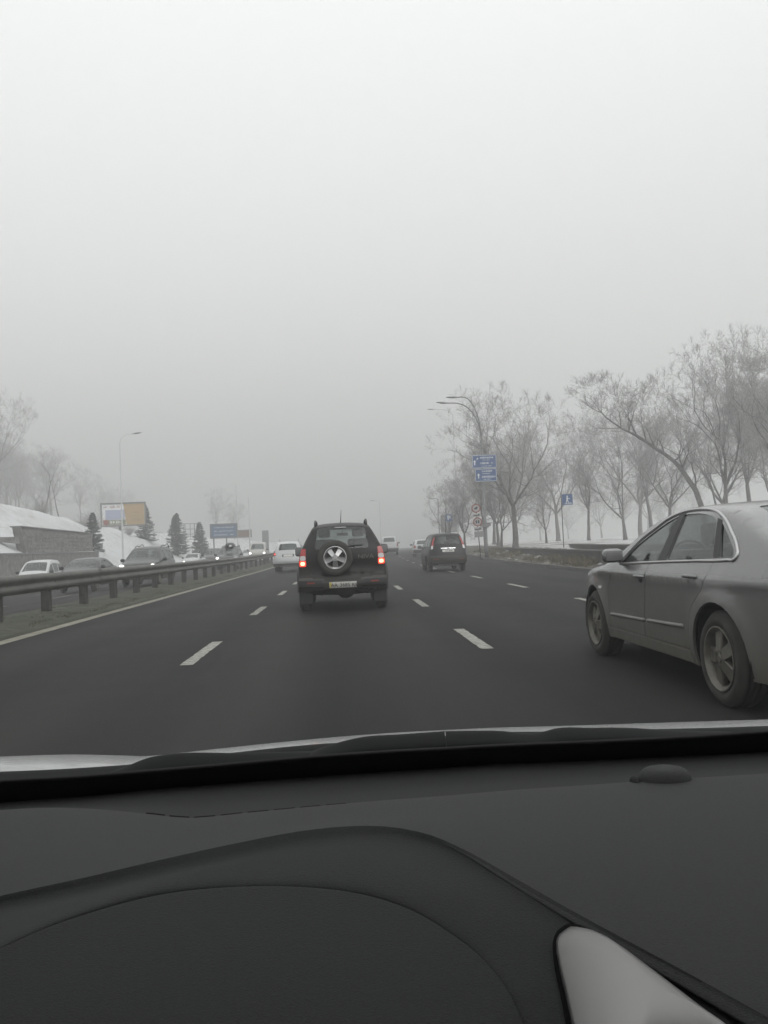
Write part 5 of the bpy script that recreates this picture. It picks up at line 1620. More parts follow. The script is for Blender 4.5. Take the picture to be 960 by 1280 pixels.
# billboards on the left bank
def billboard(name, label, x, y, z0, z1, w, rz=0.0, posts=(0,), face=None, r=0.16):
    z = place_z(x, y)
    t = thing(name, label, 'billboard', (x, y, z - 0.2), rz)
    base = z - 0.2
    h0, h1 = z0 - base, z1 - base
    for px in posts:
        m = MB(); m.tube([(px, 0.1, 0), (px, 0.1, h0 + 0.2)], r, 10); m.build('post', M['pole'], t, True)
    m = MB(); m.box((0, 0.02, (h0 + h1) / 2), (w, 0.25, h1 - h0)); m.build('board', face or M['white'], t)
    m = MB()
    yf_ = -0.125
    e = 0.09
    m.box((0, yf_, h0), (w + 2 * e, 0.12, 2 * e)); m.box((0, yf_, h1), (w + 2 * e, 0.12, 2 * e))
    m.box((-w / 2, yf_ - 0.003, (h0 + h1) / 2), (2 * e, 0.12, h1 - h0 - 2 * e)); m.box((w / 2, yf_ - 0.003, (h0 + h1) / 2), (2 * e, 0.12, h1 - h0 - 2 * e))
    m.build('frame', M['pole'], t)
    return t, h0, h1
bx, by = -25.75, 100.0
t, h0, h1 = billboard('billboard', 'wide billboard with a lavender poster half and an orange poster half', bx, by, 5.05, 7.7, 5.15, R(0), posts=(-0.45,), r=0.17)
yq = -0.11
def poster(name, x0, z0, x1, z1, m, y=yq, slant=0.0):
    b = MB(); b.add([(x0, y, z0), (x1, y, z0), (x1, y, z1), (x0 - slant, y, z1)], [(0, 1, 2, 3)])
    return b.build(name, m, t)
H_ = h1 - h0
poster('poster_orange', 0.35, h0 + 0.1, 2.45, h1 - 0.1, M['orange'], yq, 0.35)
poster('poster_blue', -2.1, h0 + 0.75, 0.15, h1 - 0.75, M['posterblue'])
poster('poster_town', -2.4, h0 + 0.12, 0.25, h0 + 0.72, M['postergreen'])
b = disc(t, 'poster_spot', -2.05, h0 + 0.42, 0.33, M['signred'], yq - 0.006)
for k, sx_ in enumerate((-2.3, -1.55, -0.75)):
    word_bars(t, 'poster_heading', sx_, h1 - 0.42, 0.62, 0.28, M['signred'], yq - 0.003, 30 + k)
for k, (zz, ww) in enumerate(((1.5, 0.9), (1.15, 0.7), (0.75, 1.1), (0.6, 1.0))):
    word_bars(t, 'poster_print', 1.45 - ww / 2, h0 + zz, ww, 0.10, M['brown'], yq - 0.003, 40 + k)
word_bars(t, 'poster_town_print', -1.6, h0 + 0.42, 1.7, 0.4, M['white'], yq - 0.003, 50)
bx, by = -15.65, 112.0
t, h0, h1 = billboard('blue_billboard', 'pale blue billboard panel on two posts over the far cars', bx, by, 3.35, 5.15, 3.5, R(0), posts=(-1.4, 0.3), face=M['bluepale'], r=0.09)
for k in range(3):
    word_bars(t, 'sign_line', -1.3, h1 - 0.42 - 0.5 * k, 2.6, 0.16, M['white'], yq, 60 + k)
t, h0, h1 = billboard('brown_sign', 'faded brown panel beside the blue billboard', -15.6, 135.0, 3.75, 4.85, 2.2, 0, posts=(0.8,), face=M['brown'], r=0.08)
# empty hoarding frame
fx, fy = -20.6, 116.0
z = place_z(fx, fy)
t = thing('hoarding_frame', 'bare steel hoarding frame on two legs beside the spruces', 'frame', (fx, fy, z - 0.2), 0)
for px in (-0.95, 0.35):
    m = MB(); m.tube([(px, 0, 0), (px, 0, 4.1)], 0.055, 8); m.build('leg', M['pole'], t, True)
for zz in (1.9, 2.6, 3.3, 4.05):
    m = MB(); m.box((-0.2, -0.08, zz), (1.9, 0.06, 0.07)); m.build('rail', M['pole'], t)
for px in (-1.12, -0.2, 0.72):
    m = MB(); m.box((px, -0.145, 2.98), (0.06, 0.06, 2.2)); m.build('rail', M['pole'], t)
px_, py_ = -13.6, 150.0
z = place_z(px_, py_)
t = thing('advert_pylon', 'tall grey slab pylon fading into the fog behind the cream van', 'pylon', (px_, py_, z - 0.1), 0)
m = MB(); m.rbox((0, 0, 2.6), (1.15, 0.4, 5.0), 0.05); m.build('slab', M['pole'], t)
m = MB(); m.rbox((0, 0, 0.1), (1.5, 0.8, 0.3), 0.05); m.build('plinth', M['coping'], t)
t, h0, h1 = billboard('far_billboard', 'ghostly pale panel behind the far trees on the right', 17.2 - 1.6, 118.0, 3.0, 5.3, 2.4, 0, posts=(0,), face=M['signback'], r=0.1)
# ------------------------------------------------------------------ bare trees
def tree_mesh(seed, H=12.0, spread=5.0, fork=0.30, r0=0.24, lean=(0, 0), arch=None, nmain=4, twig=0.62, droop=0.0, levels=5, dens=1.0):
    """limb mesh and twig mesh. Limbs fork and taper; the outer twigs are thin three-sided prisms."""
    g = np.random.RandomState(seed)
    limbs = MB()
    TV, TF = [], []
    def nrm(v): return v / (np.linalg.norm(v) + 1e-9)
    def twig_add(p, d, L, r):
        d = nrm(d)
        u = nrm(np.cross(d, np.array((0.3, 0.2, 0.9)) if abs(d[2]) < 0.9 else np.array((1.0, 0, 0)))); w = np.cross(d, u)
        q = p + d * L * 0.55 + g.normal(0, 0.05, 3) * L
        e = q + nrm(d + g.normal(0, 0.25, 3) + np.array((0, 0, 0.1 - droop))) * L * 0.5
        o = len(TV)
        for c, rr in ((p, r), (q, r * 0.7), (e, r * 0.25)):
            for k in range(3):
                a = 2.0944 * k
                TV.append(c + rr * (math.cos(a) * u + math.sin(a) * w))
        for s_ in (0, 3):
            for k in range(3):
                TF.append((o + s_ + k, o + s_ + (k + 1) % 3, o + s_ + 3 + (k + 1) % 3, o + s_ + 3 + k))
        return q, e
    def spray(p, d, L, r, n):
        for _ in range(n):
            dd = nrm(d + g.normal(0, 0.55, 3) + np.array((0, 0, 0.12 - droop)))
            q, e = twig_add(p, dd, L * g.uniform(0.7, 1.2), r)
            for _ in range(2):
                twig_add(q, dd + g.normal(0, 0.6, 3), L * 0.6 * g.uniform(0.6, 1.1), r * 0.7)
    def grow(p, d, L, r, lev):
        n = 5 if lev < 2 else 4
        pts, rad = [p], [r]
        dd = d
        tip = 0.62 if lev < levels - 1 else 0.4
        for i in range(n):
            up = np.array((0, 0, 0.10 if lev else 0.0)) - np.array((0, 0, droop * 0.35 * (lev > 1)))
            dd = nrm(dd + g.normal(0, 0.13 if lev else 0.04, 3) + up)
            p = p + dd * L / n
            pts.append(p); rad.append(r * (1 - (1 - tip) * (i + 1) / n))
        limbs.tube(pts, rad, 7 if lev == 0 else 5 if lev < 3 else 4, False)
        if lev >= levels:
            spray(pts[-1], dd, twig, 0.011, int(2 * dens + 0.5))
            for q in pts[2:-1]:
                spray(q, nrm(dd + g.normal(0, 0.6, 3)), twig * 0.9, 0.010, int(1 * dens + 0.5))
            return
        k = (nmain if lev == 0 else 2 + (g.rand() < 0.45))
        a0 = g.uniform(0, 6.28)
        for i in range(k):
            a = a0 + 6.283 * i / k + g.uniform(-0.4, 0.4)
            u = nrm(np.cross(dd, np.array((0.1, 0.3, 0.9)) if abs(dd[2]) < 0.95 else np.array((1.0, 0, 0)))); w = np.cross(dd, u)
            tilt = g.uniform(0.35, 0.75) * (1.0 if lev else spread / 5.0)
            if i == 0 and lev < 2:
                tilt *= 0.4
            nd = nrm(dd * math.cos(tilt) + (u * math.cos(a) + w * math.sin(a)) * math.sin(tilt))
            grow(pts[-1], nd, L * g.uniform(0.62, 0.85) if lev else (H - L) * g.uniform(0.34, 0.42), rad[-1] * g.uniform(0.62, 0.8), lev + 1)
        if lev:
            for q, rq in zip(pts[1:-1], rad[1:-1]):          # side shoots along the limb
                if g.rand() < 0.75:
                    nd = nrm(dd + g.normal(0, 0.8, 3))
                    if lev + 2 <= levels:
                        grow(q, nd, L * g.uniform(0.35, 0.55), rq * 0.42, min(levels, lev + 2))
                    else:
                        spray(q, nd, twig, 0.010, 1)
    if arch is not None:
        # an old leaning trunk that bows over: limbs rise from along it
        P = resample(np.array(arch, float), 0.5)
        Lr = np.linspace(r0, r0 * 0.30, len(P))
        limbs.tube(P, Lr, 9, False)
        for i in range(int(len(P) * 0.30), len(P), 1):
            t = P[i] - P[i - 1]
            for _ in range(2 if i > len(P) * 0.55 else 1):
                nd = nrm(nrm(t) * 0.5 + g.normal(0, 0.55, 3) + np.array((0, 0, 0.45)))
                grow(P[i], nd, g.uniform(0.9, 1.9), Lr[i] * 0.45, 3)
        grow(P[-1], nrm(P[-1] - P[-2]), 1.6, Lr[-1], 2)
    else:
        d0 = nrm(np.array((lean[0], lean[1], 1.0)))
        limbs.tube([np.array((0, 0, -0.3)), np.array((0, 0, 0.0)) + d0 * 0.02, d0 * 0.35], [r0 * 1.5, r0 * 1.3, r0 * 1.02], 8, False)
        grow(d0 * 0.3, d0, H * fork, r0, 0)
    lm = pydata('trunk', limbs.V, limbs.F, True)
    tm = pydata('crown', TV, TF)
    return lm, tm

TM = {}
def tree_kind(key, **k):
    lm, tm = tree_mesh(**k)
    lm.materials.append(M['bark']); tm.materials.append(M['twig'])
    TM[key] = (lm, tm)

tree_kind('broad', seed=11, H=12.2, spread=6.2, fork=0.27, r0=0.27, nmain=5, levels=5, dens=2.0, twig=0.6)
tree_kind('tall', seed=23, H=12.0, spread=3.6, fork=0.30, r0=0.22, nmain=4, levels=5, dens=2.0, twig=0.55)
tree_kind('vase', seed=37, H=11.0, spread=4.4, fork=0.16, r0=0.20, nmain=4, levels=5, dens=2.0, twig=0.55)
tree_kind('wide', seed=51, H=11.0, spread=7.0, fork=0.25, r0=0.23, nmain=5, levels=5, dens=2.0, droop=0.12)
tree_kind('thin', seed=77, H=10.0, spread=3.0, fork=0.45, r0=0.12, lean=(0.18, 0.0), nmain=2, levels=4, dens=0.5, twig=0.4)
tree_kind('dense', seed=91, H=13.0, spread=5.6, fork=0.22, r0=0.26, nmain=5, levels=5, dens=2.0, twig=0.75)
tree_kind('arched', seed=5, r0=0.20, levels=5, dens=2.0, twig=0.6, arch=[(0.3, 0, -0.3), (0.25, 0, 0.6), (0, 0, 2.1), (-0.78, -0.1, 3.9), (-1.76, -0.2, 5.2), (-2.9, -0.2, 6.05), (-4.0, -0.1, 6.9), (-5.0, 0, 7.45)])

def tree(kind, label, x, y, s=1.0, rz=0.0, dz=0.0, group='bare trees in the fog', name='bare_tree', sz=None):
    z = place_z(x, y) - 0.05 + dz
    t = thing(name, label, 'tree', (x, y, z), rz, group)
    t.scale = (s, s, sz or s)
    lm, tm = TM[kind]
    link('trunk', lm, t); link('crown', tm, t)
    return t

# right side, nearest first
tree('broad', 'broad bare tree with a clean trunk between the direction signs and the underpass sign', 13.55, 64.0, 0.93, 0.6)
tree('arched', 'old bare tree whose trunk bows far over to the left above the saloon', 23.2, 52.0, 1.0, 0.0)
tree('tall', 'upright bare tree above the roof of the silver saloon', 23.6, 49.5, 0.80, 1.1, sz=0.84)
tree('dense', 'tallest dense bare tree cut by the edge of the photo', 26.4, 46.5, 0.84, 2.0)
tree('thin', 'slender leaning tree crossing behind the foot of the bowed tree', 25.6, 54.0, 0.75, 2.6)
tree('tall', 'bare tree behind the pale second lamp post with a leaning trunk', 12.6, 72.0, 0.66, 2.2)
tree('wide', 'low spreading bare tree just past the restriction signs', 11.4, 76.0, 0.60, 0.4)
tree('vase', 'forked bare tree between the restriction signs and the lamp post', 13.6, 70.0, 0.70, 3.5)
tree('broad', 'first tree of the pale far group at the bend of the verge', 11.4, 88.0, 0.56, 4.1)
tree('dense', 'hazy tree filling in behind the lamp post with blue signs', 16.0, 84.0, 0.70, 1.4)
tree('vase', 'pale forked tree left of the bowed tree, two stems from the ground', 25.4, 73.0, 0.92, 0.3)
tree('tall', 'pale straight stemmed tree beside the forked one in the park', 23.6, 78.0, 0.74, 5.0)
tree('broad', 'medium hazy tree under the bowed trunk', 27.5, 68.0, 0.74, 2.9)
tree('vase', 'pale many stemmed tree behind the underpass sign', 21.0, 84.0, 0.66, 1.9)
tree('wide', 'faint spreading tree deep in the park beyond the underpass sign', 19.6, 92.0, 0.72, 5.6)
tree('tall', 'faint slim tree deep in the park over the saloon mirror', 30.5, 80.0, 1.0, 3.3)
tree('dense', 'hazy full tree behind the bowed tree', 33.0, 70.0, 0.9, 4.4)
tree('broad', 'hazy broad tree over the silver saloon windows', 34.5, 62.0, 0.95, 0.9)
tree('vase', 'hazy forked tree beside the tallest tree', 31.5, 58.0, 0.95, 5.3)
tree('tall', 'hazy upright tree behind the tallest tree', 33.5, 66.0, 1.1, 1.7)
tree('wide', 'faint low tree between the pale group and the park', 18.2, 98.0, 0.95, 3.0)
tree('dense', 'faintest full crown at the back of the park', 27.0, 102.0, 1.1, 0.5)
tree('broad', 'faintest broad crown behind the many stemmed tree', 36.0, 98.0, 1.1, 2.4)
# left hillside
HG = 'trees on the hillside'
tree('thin', 'leaning thin tree behind the upper stone wall', -30.2, 86.0, 0.72, 0.3, group=HG)
tree('thin', 'straighter thin tree behind the upper stone wall', -29.2, 88.0, 0.62, 2.9, group=HG)
tree('dense', 'large shadowy tree at the photo edge above the stone walls', -46.5, 110.0, 1.15, 1.2, group=HG)
tree('wide', 'fainter spreading tree beside the large one at the photo edge', -55.0, 122.0, 1.5, 2.5, group=HG)
tree('tall', 'faint upright tree above the blue billboard', -33.0, 222.0, 0.95, 5.1, group=HG)
tree('wide', 'faint spreading tree behind the brown panel', -30.5, 240.0, 0.95, 0.7, group=HG)
# the wood on the far hillside: nothing tells its grey crowns apart
g = np.random.RandomState(12)
kinds = ['dense', 'wide', 'tall', 'vase', 'broad']
for i in range(44):
    y = 135 + 190 * g.rand()
    u = 42 + 0.24 * (y - 135) + 60 * g.rand()**1.3
    tree(kinds[i % 5], 'grey crown in the foggy wood that covers the far hillside', -18.15 - u + float(curve_x(y)), y, g.uniform(0.95, 1.4), g.uniform(0, 6.28), group='wood on the far hillside')
for i in range(9):
    y = 150 + 90 * g.rand()
    x = 20 + float(curve_x(y)) + (y - 120) * 0.18 + 46 * (i + g.rand()) / 9
    tree(kinds[i % 5], 'faint crown in the row of trees along the back of the park', x, y, g.uniform(0.9, 1.35), g.uniform(0, 6.28), group='row of trees at the back of the park')

# ------------------------------------------------------------------ spruces
def spruce_mesh(seed, H=5.0, Rm=1.45):
    g = np.random.RandomState(seed)
    V, F, SV, SF = [], [], [], []
    z = 0.45
    while z < H - 0.1:
        n = 5
        a0 = g.uniform(0, 6.28)
        for k in range(n):
            zb = z
            z = zb + g.uniform(-0.10, 0.10)
            t = min(0.98, max(0.05, z / H))
            L = Rm * (1 - t)**0.85 + 0.08
            a = a0 + 6.283 * k / n + g.uniform(-0.5, 0.5)
            l = L * (g.uniform(0.45, 0.8) if g.rand() < 0.4 else g.uniform(0.85, 1.3))
            ca, sa = math.cos(a), math.sin(a)
            # a drooping bough carrying many needle sprigs
            m = max(4, int(l / 0.11))
            for j in range(1, m + 1):
                q = j / m
                zz = z - 0.42 * l * q + 0.34 * l * q * q
                c = np.array((ca * l * q, sa * l * q, zz))
                wid = 0.30 * (0.35 + 0.65 * math.sin(math.pi * min(1, q * 0.85 + 0.1))) * (0.5 + 0.5 * l / Rm)
                for s_ in (-1, 1):
                    b = a + s_ * g.uniform(0.5, 1.0)
                    tip = c + np.array((math.cos(b) * wid, math.sin(b) * wid, -wid * g.uniform(0.1, 0.5)))
                    w = np.array((-math.sin(b), math.cos(b), 0)) * 0.045
                    o = len(V)
                    V += [c - w, c + w + np.array((0, 0, 0.03)), tip + w * 0.4, tip - w * 0.4 - np.array((0, 0, 0.05))]
                    F.append((o, o + 1, o + 2, o + 3))
                    if g.rand() < 0.05 and j > m * 0.4 and t < 0.6:
                        up = np.array((0, 0, 0.035))
                        o2 = len(SV)
                        SV += [c - w * 1.5 + up, c + w * 1.8 + up, tip + w + up, tip - w + up]
                        SF.append((o2, o2 + 1, o2 + 2, o2 + 3))
            z = zb
        z += 0.075 + 0.05 * (1 - t)
    tr = MB()
    tr.tube([(0, 0, -0.2), (0, 0, H * 0.5), (0, 0, H)], [0.10, 0.06, 0.01], 7)
    tm, nm, sm = pydata('trunk', tr.V, tr.F, True), pydata('crown', V, F), pydata('snow_on_boughs', SV, SF)
    tm.materials.append(M['barkd']); nm.materials.append(M['needle']); sm.materials.append(M['snow'])
    return tm, nm, sm
SP = [spruce_mesh(3), spruce_mesh(8, 5.6, 1.75), spruce_mesh(15, 4.2, 1.25)]
def spruce(k, label, x, y, s, rz=0.0, dz=-0.1):
    t = thing('spruce_tree', label, 'spruce', (x, y, place_z(x, y) + dz), rz, 'young spruces on the snowy bank')
    t.scale = (s, s, s)
    for nm, me in zip(('trunk', 'crown', 'snow_on_boughs'), SP[k]):
        link(nm, me, t)
spruce(2, 'dark spruce standing against the end of the stone wall', -22.75, 77.5, 0.92)
spruce(0, 'bushy spruce just right of the billboard', -23.9, 103.0, 0.95, 1.0)
spruce(1, 'fullest spruce with snow on its boughs behind the headlit offroader', -20.4, 104.5, 0.98, 2.0)
spruce(2, 'smaller spruce behind the white hatchback', -18.9, 112.0, 1.2, 3.0)
spruce(0, 'dim spruce showing between the two fuller spruces', -23.4, 118.0, 0.85, 4.0)
spruce(2, 'dim little spruce beside the hoarding frame', -18.9, 113.5, 0.8, 5.0)

# ------------------------------------------------------------------ weeds, clods, shrubs
def blades(name, xs, ys, zs, hmin, hmax, m, kind='stuff', lean=0.5, w=0.012, seed=1):
    g = np.random.RandomState(seed)
    n = len(xs)
    h = g.uniform(hmin, hmax, n)
    a, b = g.uniform(0, 6.28, n), g.uniform(0, 6.28, n)
    l = g.uniform(0, lean, n) * h
    p = np.stack([xs, ys, zs - 0.02], 1)
    u = np.stack([np.cos(a) * w, np.sin(a) * w, np.zeros(n)], 1)
    mid = p + np.stack([np.cos(b) * l * 0.35, np.sin(b) * l * 0.35, h * 0.6], 1)
    top = p + np.stack([np.cos(b) * l, np.sin(b) * l, h], 1)
    V = np.stack([p - u, p + u, mid + u * 0.8, mid - u * 0.8, top], 1).reshape(-1, 3)
    o = np.arange(n)[:, None] * 5
    F = [tuple(q) for q in (o + np.array([[0, 1, 2, 3]]))] + [tuple(q) for q in (o + np.array([[3, 2, 4]]))]
    ob = link(name, pydata(name, V, F), None, m)
    return tag(ob, kind=kind)

g = np.random.RandomState(4)
N = 26000
ys_ = 15 + 58 * g.rand(N)**0.9
xe = right_edge(ys_)
tt = g.uniform(0.25, 1.0, N) * np.minimum(wall_x(ys_) + 0.1 - xe + curve_x(ys_) * 0, 3.0).clip(0.7)
keep = hash_noise(xe + tt, ys_, 1.3, 21) > 0.42
ys_, tt, xe = ys_[keep], tt[keep], xe[keep]
zs_ = np.array(verge_z(xe + tt, ys_))
blades('dead_weeds', xe + tt + curve_x(ys_), ys_, zs_, 0.05, 0.30, M['weed'], lean=0.9, w=0.010)
N = 30000
ys_ = 5 + 75 * g.rand(N)**1.5
xs_ = g.uniform(-7.2, -5.42, N)
keep = hash_noise(xs_, ys_, 0.9, 22) > 0.45
ys_, xs_ = ys_[keep], xs_[keep]
blades('median_grass', xs_ + curve_x(ys_), ys_, road_z(ys_) + 0.06 + 0.07 * hash_noise(xs_, ys_, 0.6, 3), 0.015, 0.045, M['grass'], lean=1.2, w=0.006, seed=2)
# snow clods and dirty ice lumps along the verge and at the foot of the bank
def lump(seed):
    bm = bmesh.new()
    bmesh.ops.create_icosphere(bm, subdivisions=2, radius=0.5)
    q = np.random.RandomState(seed)
    for v in bm.verts:
        v.co *= 1 + q.uniform(-0.28, 0.22)
        v.co.z *= 0.6
    me = bpy.data.meshes.new('ice_lump')
    bm.to_mesh(me); bm.free()
    return me
LM = [lump(i) for i in range(4)]
for i in range(4):
    LM[i].materials.append(M['dirtysnow'] if 'dirtysnow' in M else mat('dirty_snow', (0.16, 0.155, 0.145), 0.9, noise=0.9, nscale=3, col2=(0.42, 0.42, 0.41), bump=0.6, bscale=9))
lv, lf = [], []
g = np.random.RandomState(9)
for i in range(230):
    y = 15 + 55 * g.rand()
    x = float(right_edge(y)) + g.uniform(0.3, 2.4)
    s_ = g.uniform(0.06, 0.26) * (1 if g.rand() > 0.15 else 1.5)
    me = LM[g.randint(4)]
    z = float(verge_z(np.array([x]), np.array([y]))[0])
    ang = g.uniform(0, 6.28)
    o = len(lv)
    for v in me.vertices:
        c = v.co * s_
        lv.append((x + float(curve_x(y)) + c.x * math.cos(ang) - c.y * math.sin(ang), y + c.x * math.sin(ang) + c.y * math.cos(ang), z + c.z + 0.02))
    lf += [tuple(o + k for k in p.vertices) for p in me.polygons]
tag(link('snow_clods', pydata('snow_clods', lv, lf, True), None, LM[0].materials[0]), kind='stuff')

def shrub_mesh(seed, n=420):
    q = np.random.RandomState(seed)
    b = MB()
    for _ in range(60):
        d = q.normal(0, 1, 3); d[2] = abs(d[2]) + 0.5; d /= np.linalg.norm(d)
        L = q.uniform(0.7, 1.5)
        p = np.array((q.normal(0, 0.18), q.normal(0, 0.18), 0))
        pts = [p]
        for i in range(4):
            d = d + q.normal(0, 0.2, 3); d /= np.linalg.norm(d)
            p = p + d * L / 4
            pts.append(p)
            for _ in range(2):
                e = d + q.normal(0, 0.7, 3)
                b.tube([p, p + e * 0.22, p + e * 0.4 + q.normal(0, 0.05, 3)], [0.008, 0.006, 0.003], 3, False)
        b.tube(pts, [0.018, 0.014, 0.011, 0.008, 0.005], 4, False)
    me = pydata('stems', b.V, b.F)
    me.materials.append(M['twig'])
    return me
SH = [shrub_mesh(2), shrub_mesh(6)]
def shrub(k, label, x, y, s, z=None):
    t = thing('bare_shrub', label, 'shrub', (x, y, (place_z(x, y) if z is None else z) - 0.05), k * 1.7, 'bare shrubs on the snowy bank')
    t.scale = (s, s, s)
    link('stems', SH[k % 2], t)
shrub(0, 'large bare shrub on the slope at the photo edge above the wing wall', -26.6, 58.5, 1.5)
shrub(1, 'low bare shrub just above the lower stone wall', -23.9, 55.5, 1.1)
shrub(0, 'scrubby bush in the snow beside the white people carrier', -19.5, 46.5, 0.8)
shrub(1, 'scrubby bush at the photo edge beside the white people carrier', -19.9, 44.0, 0.8)
shrub(0, 'bare shrub on the crest of the snow behind the upper stone wall', -30.0, 72.0, 1.1)
shrub(1, 'bare shrub on the snow crest beside the leaning thin tree', -29.0, 82.0, 1.2)
shrub(0, 'small bare shrub on the snow crest left of the billboard', -28.0, 94.0, 1.3)
shrub(1, 'thin shrub poking from the snow under the billboard', -24.4, 97.0, 0.7)
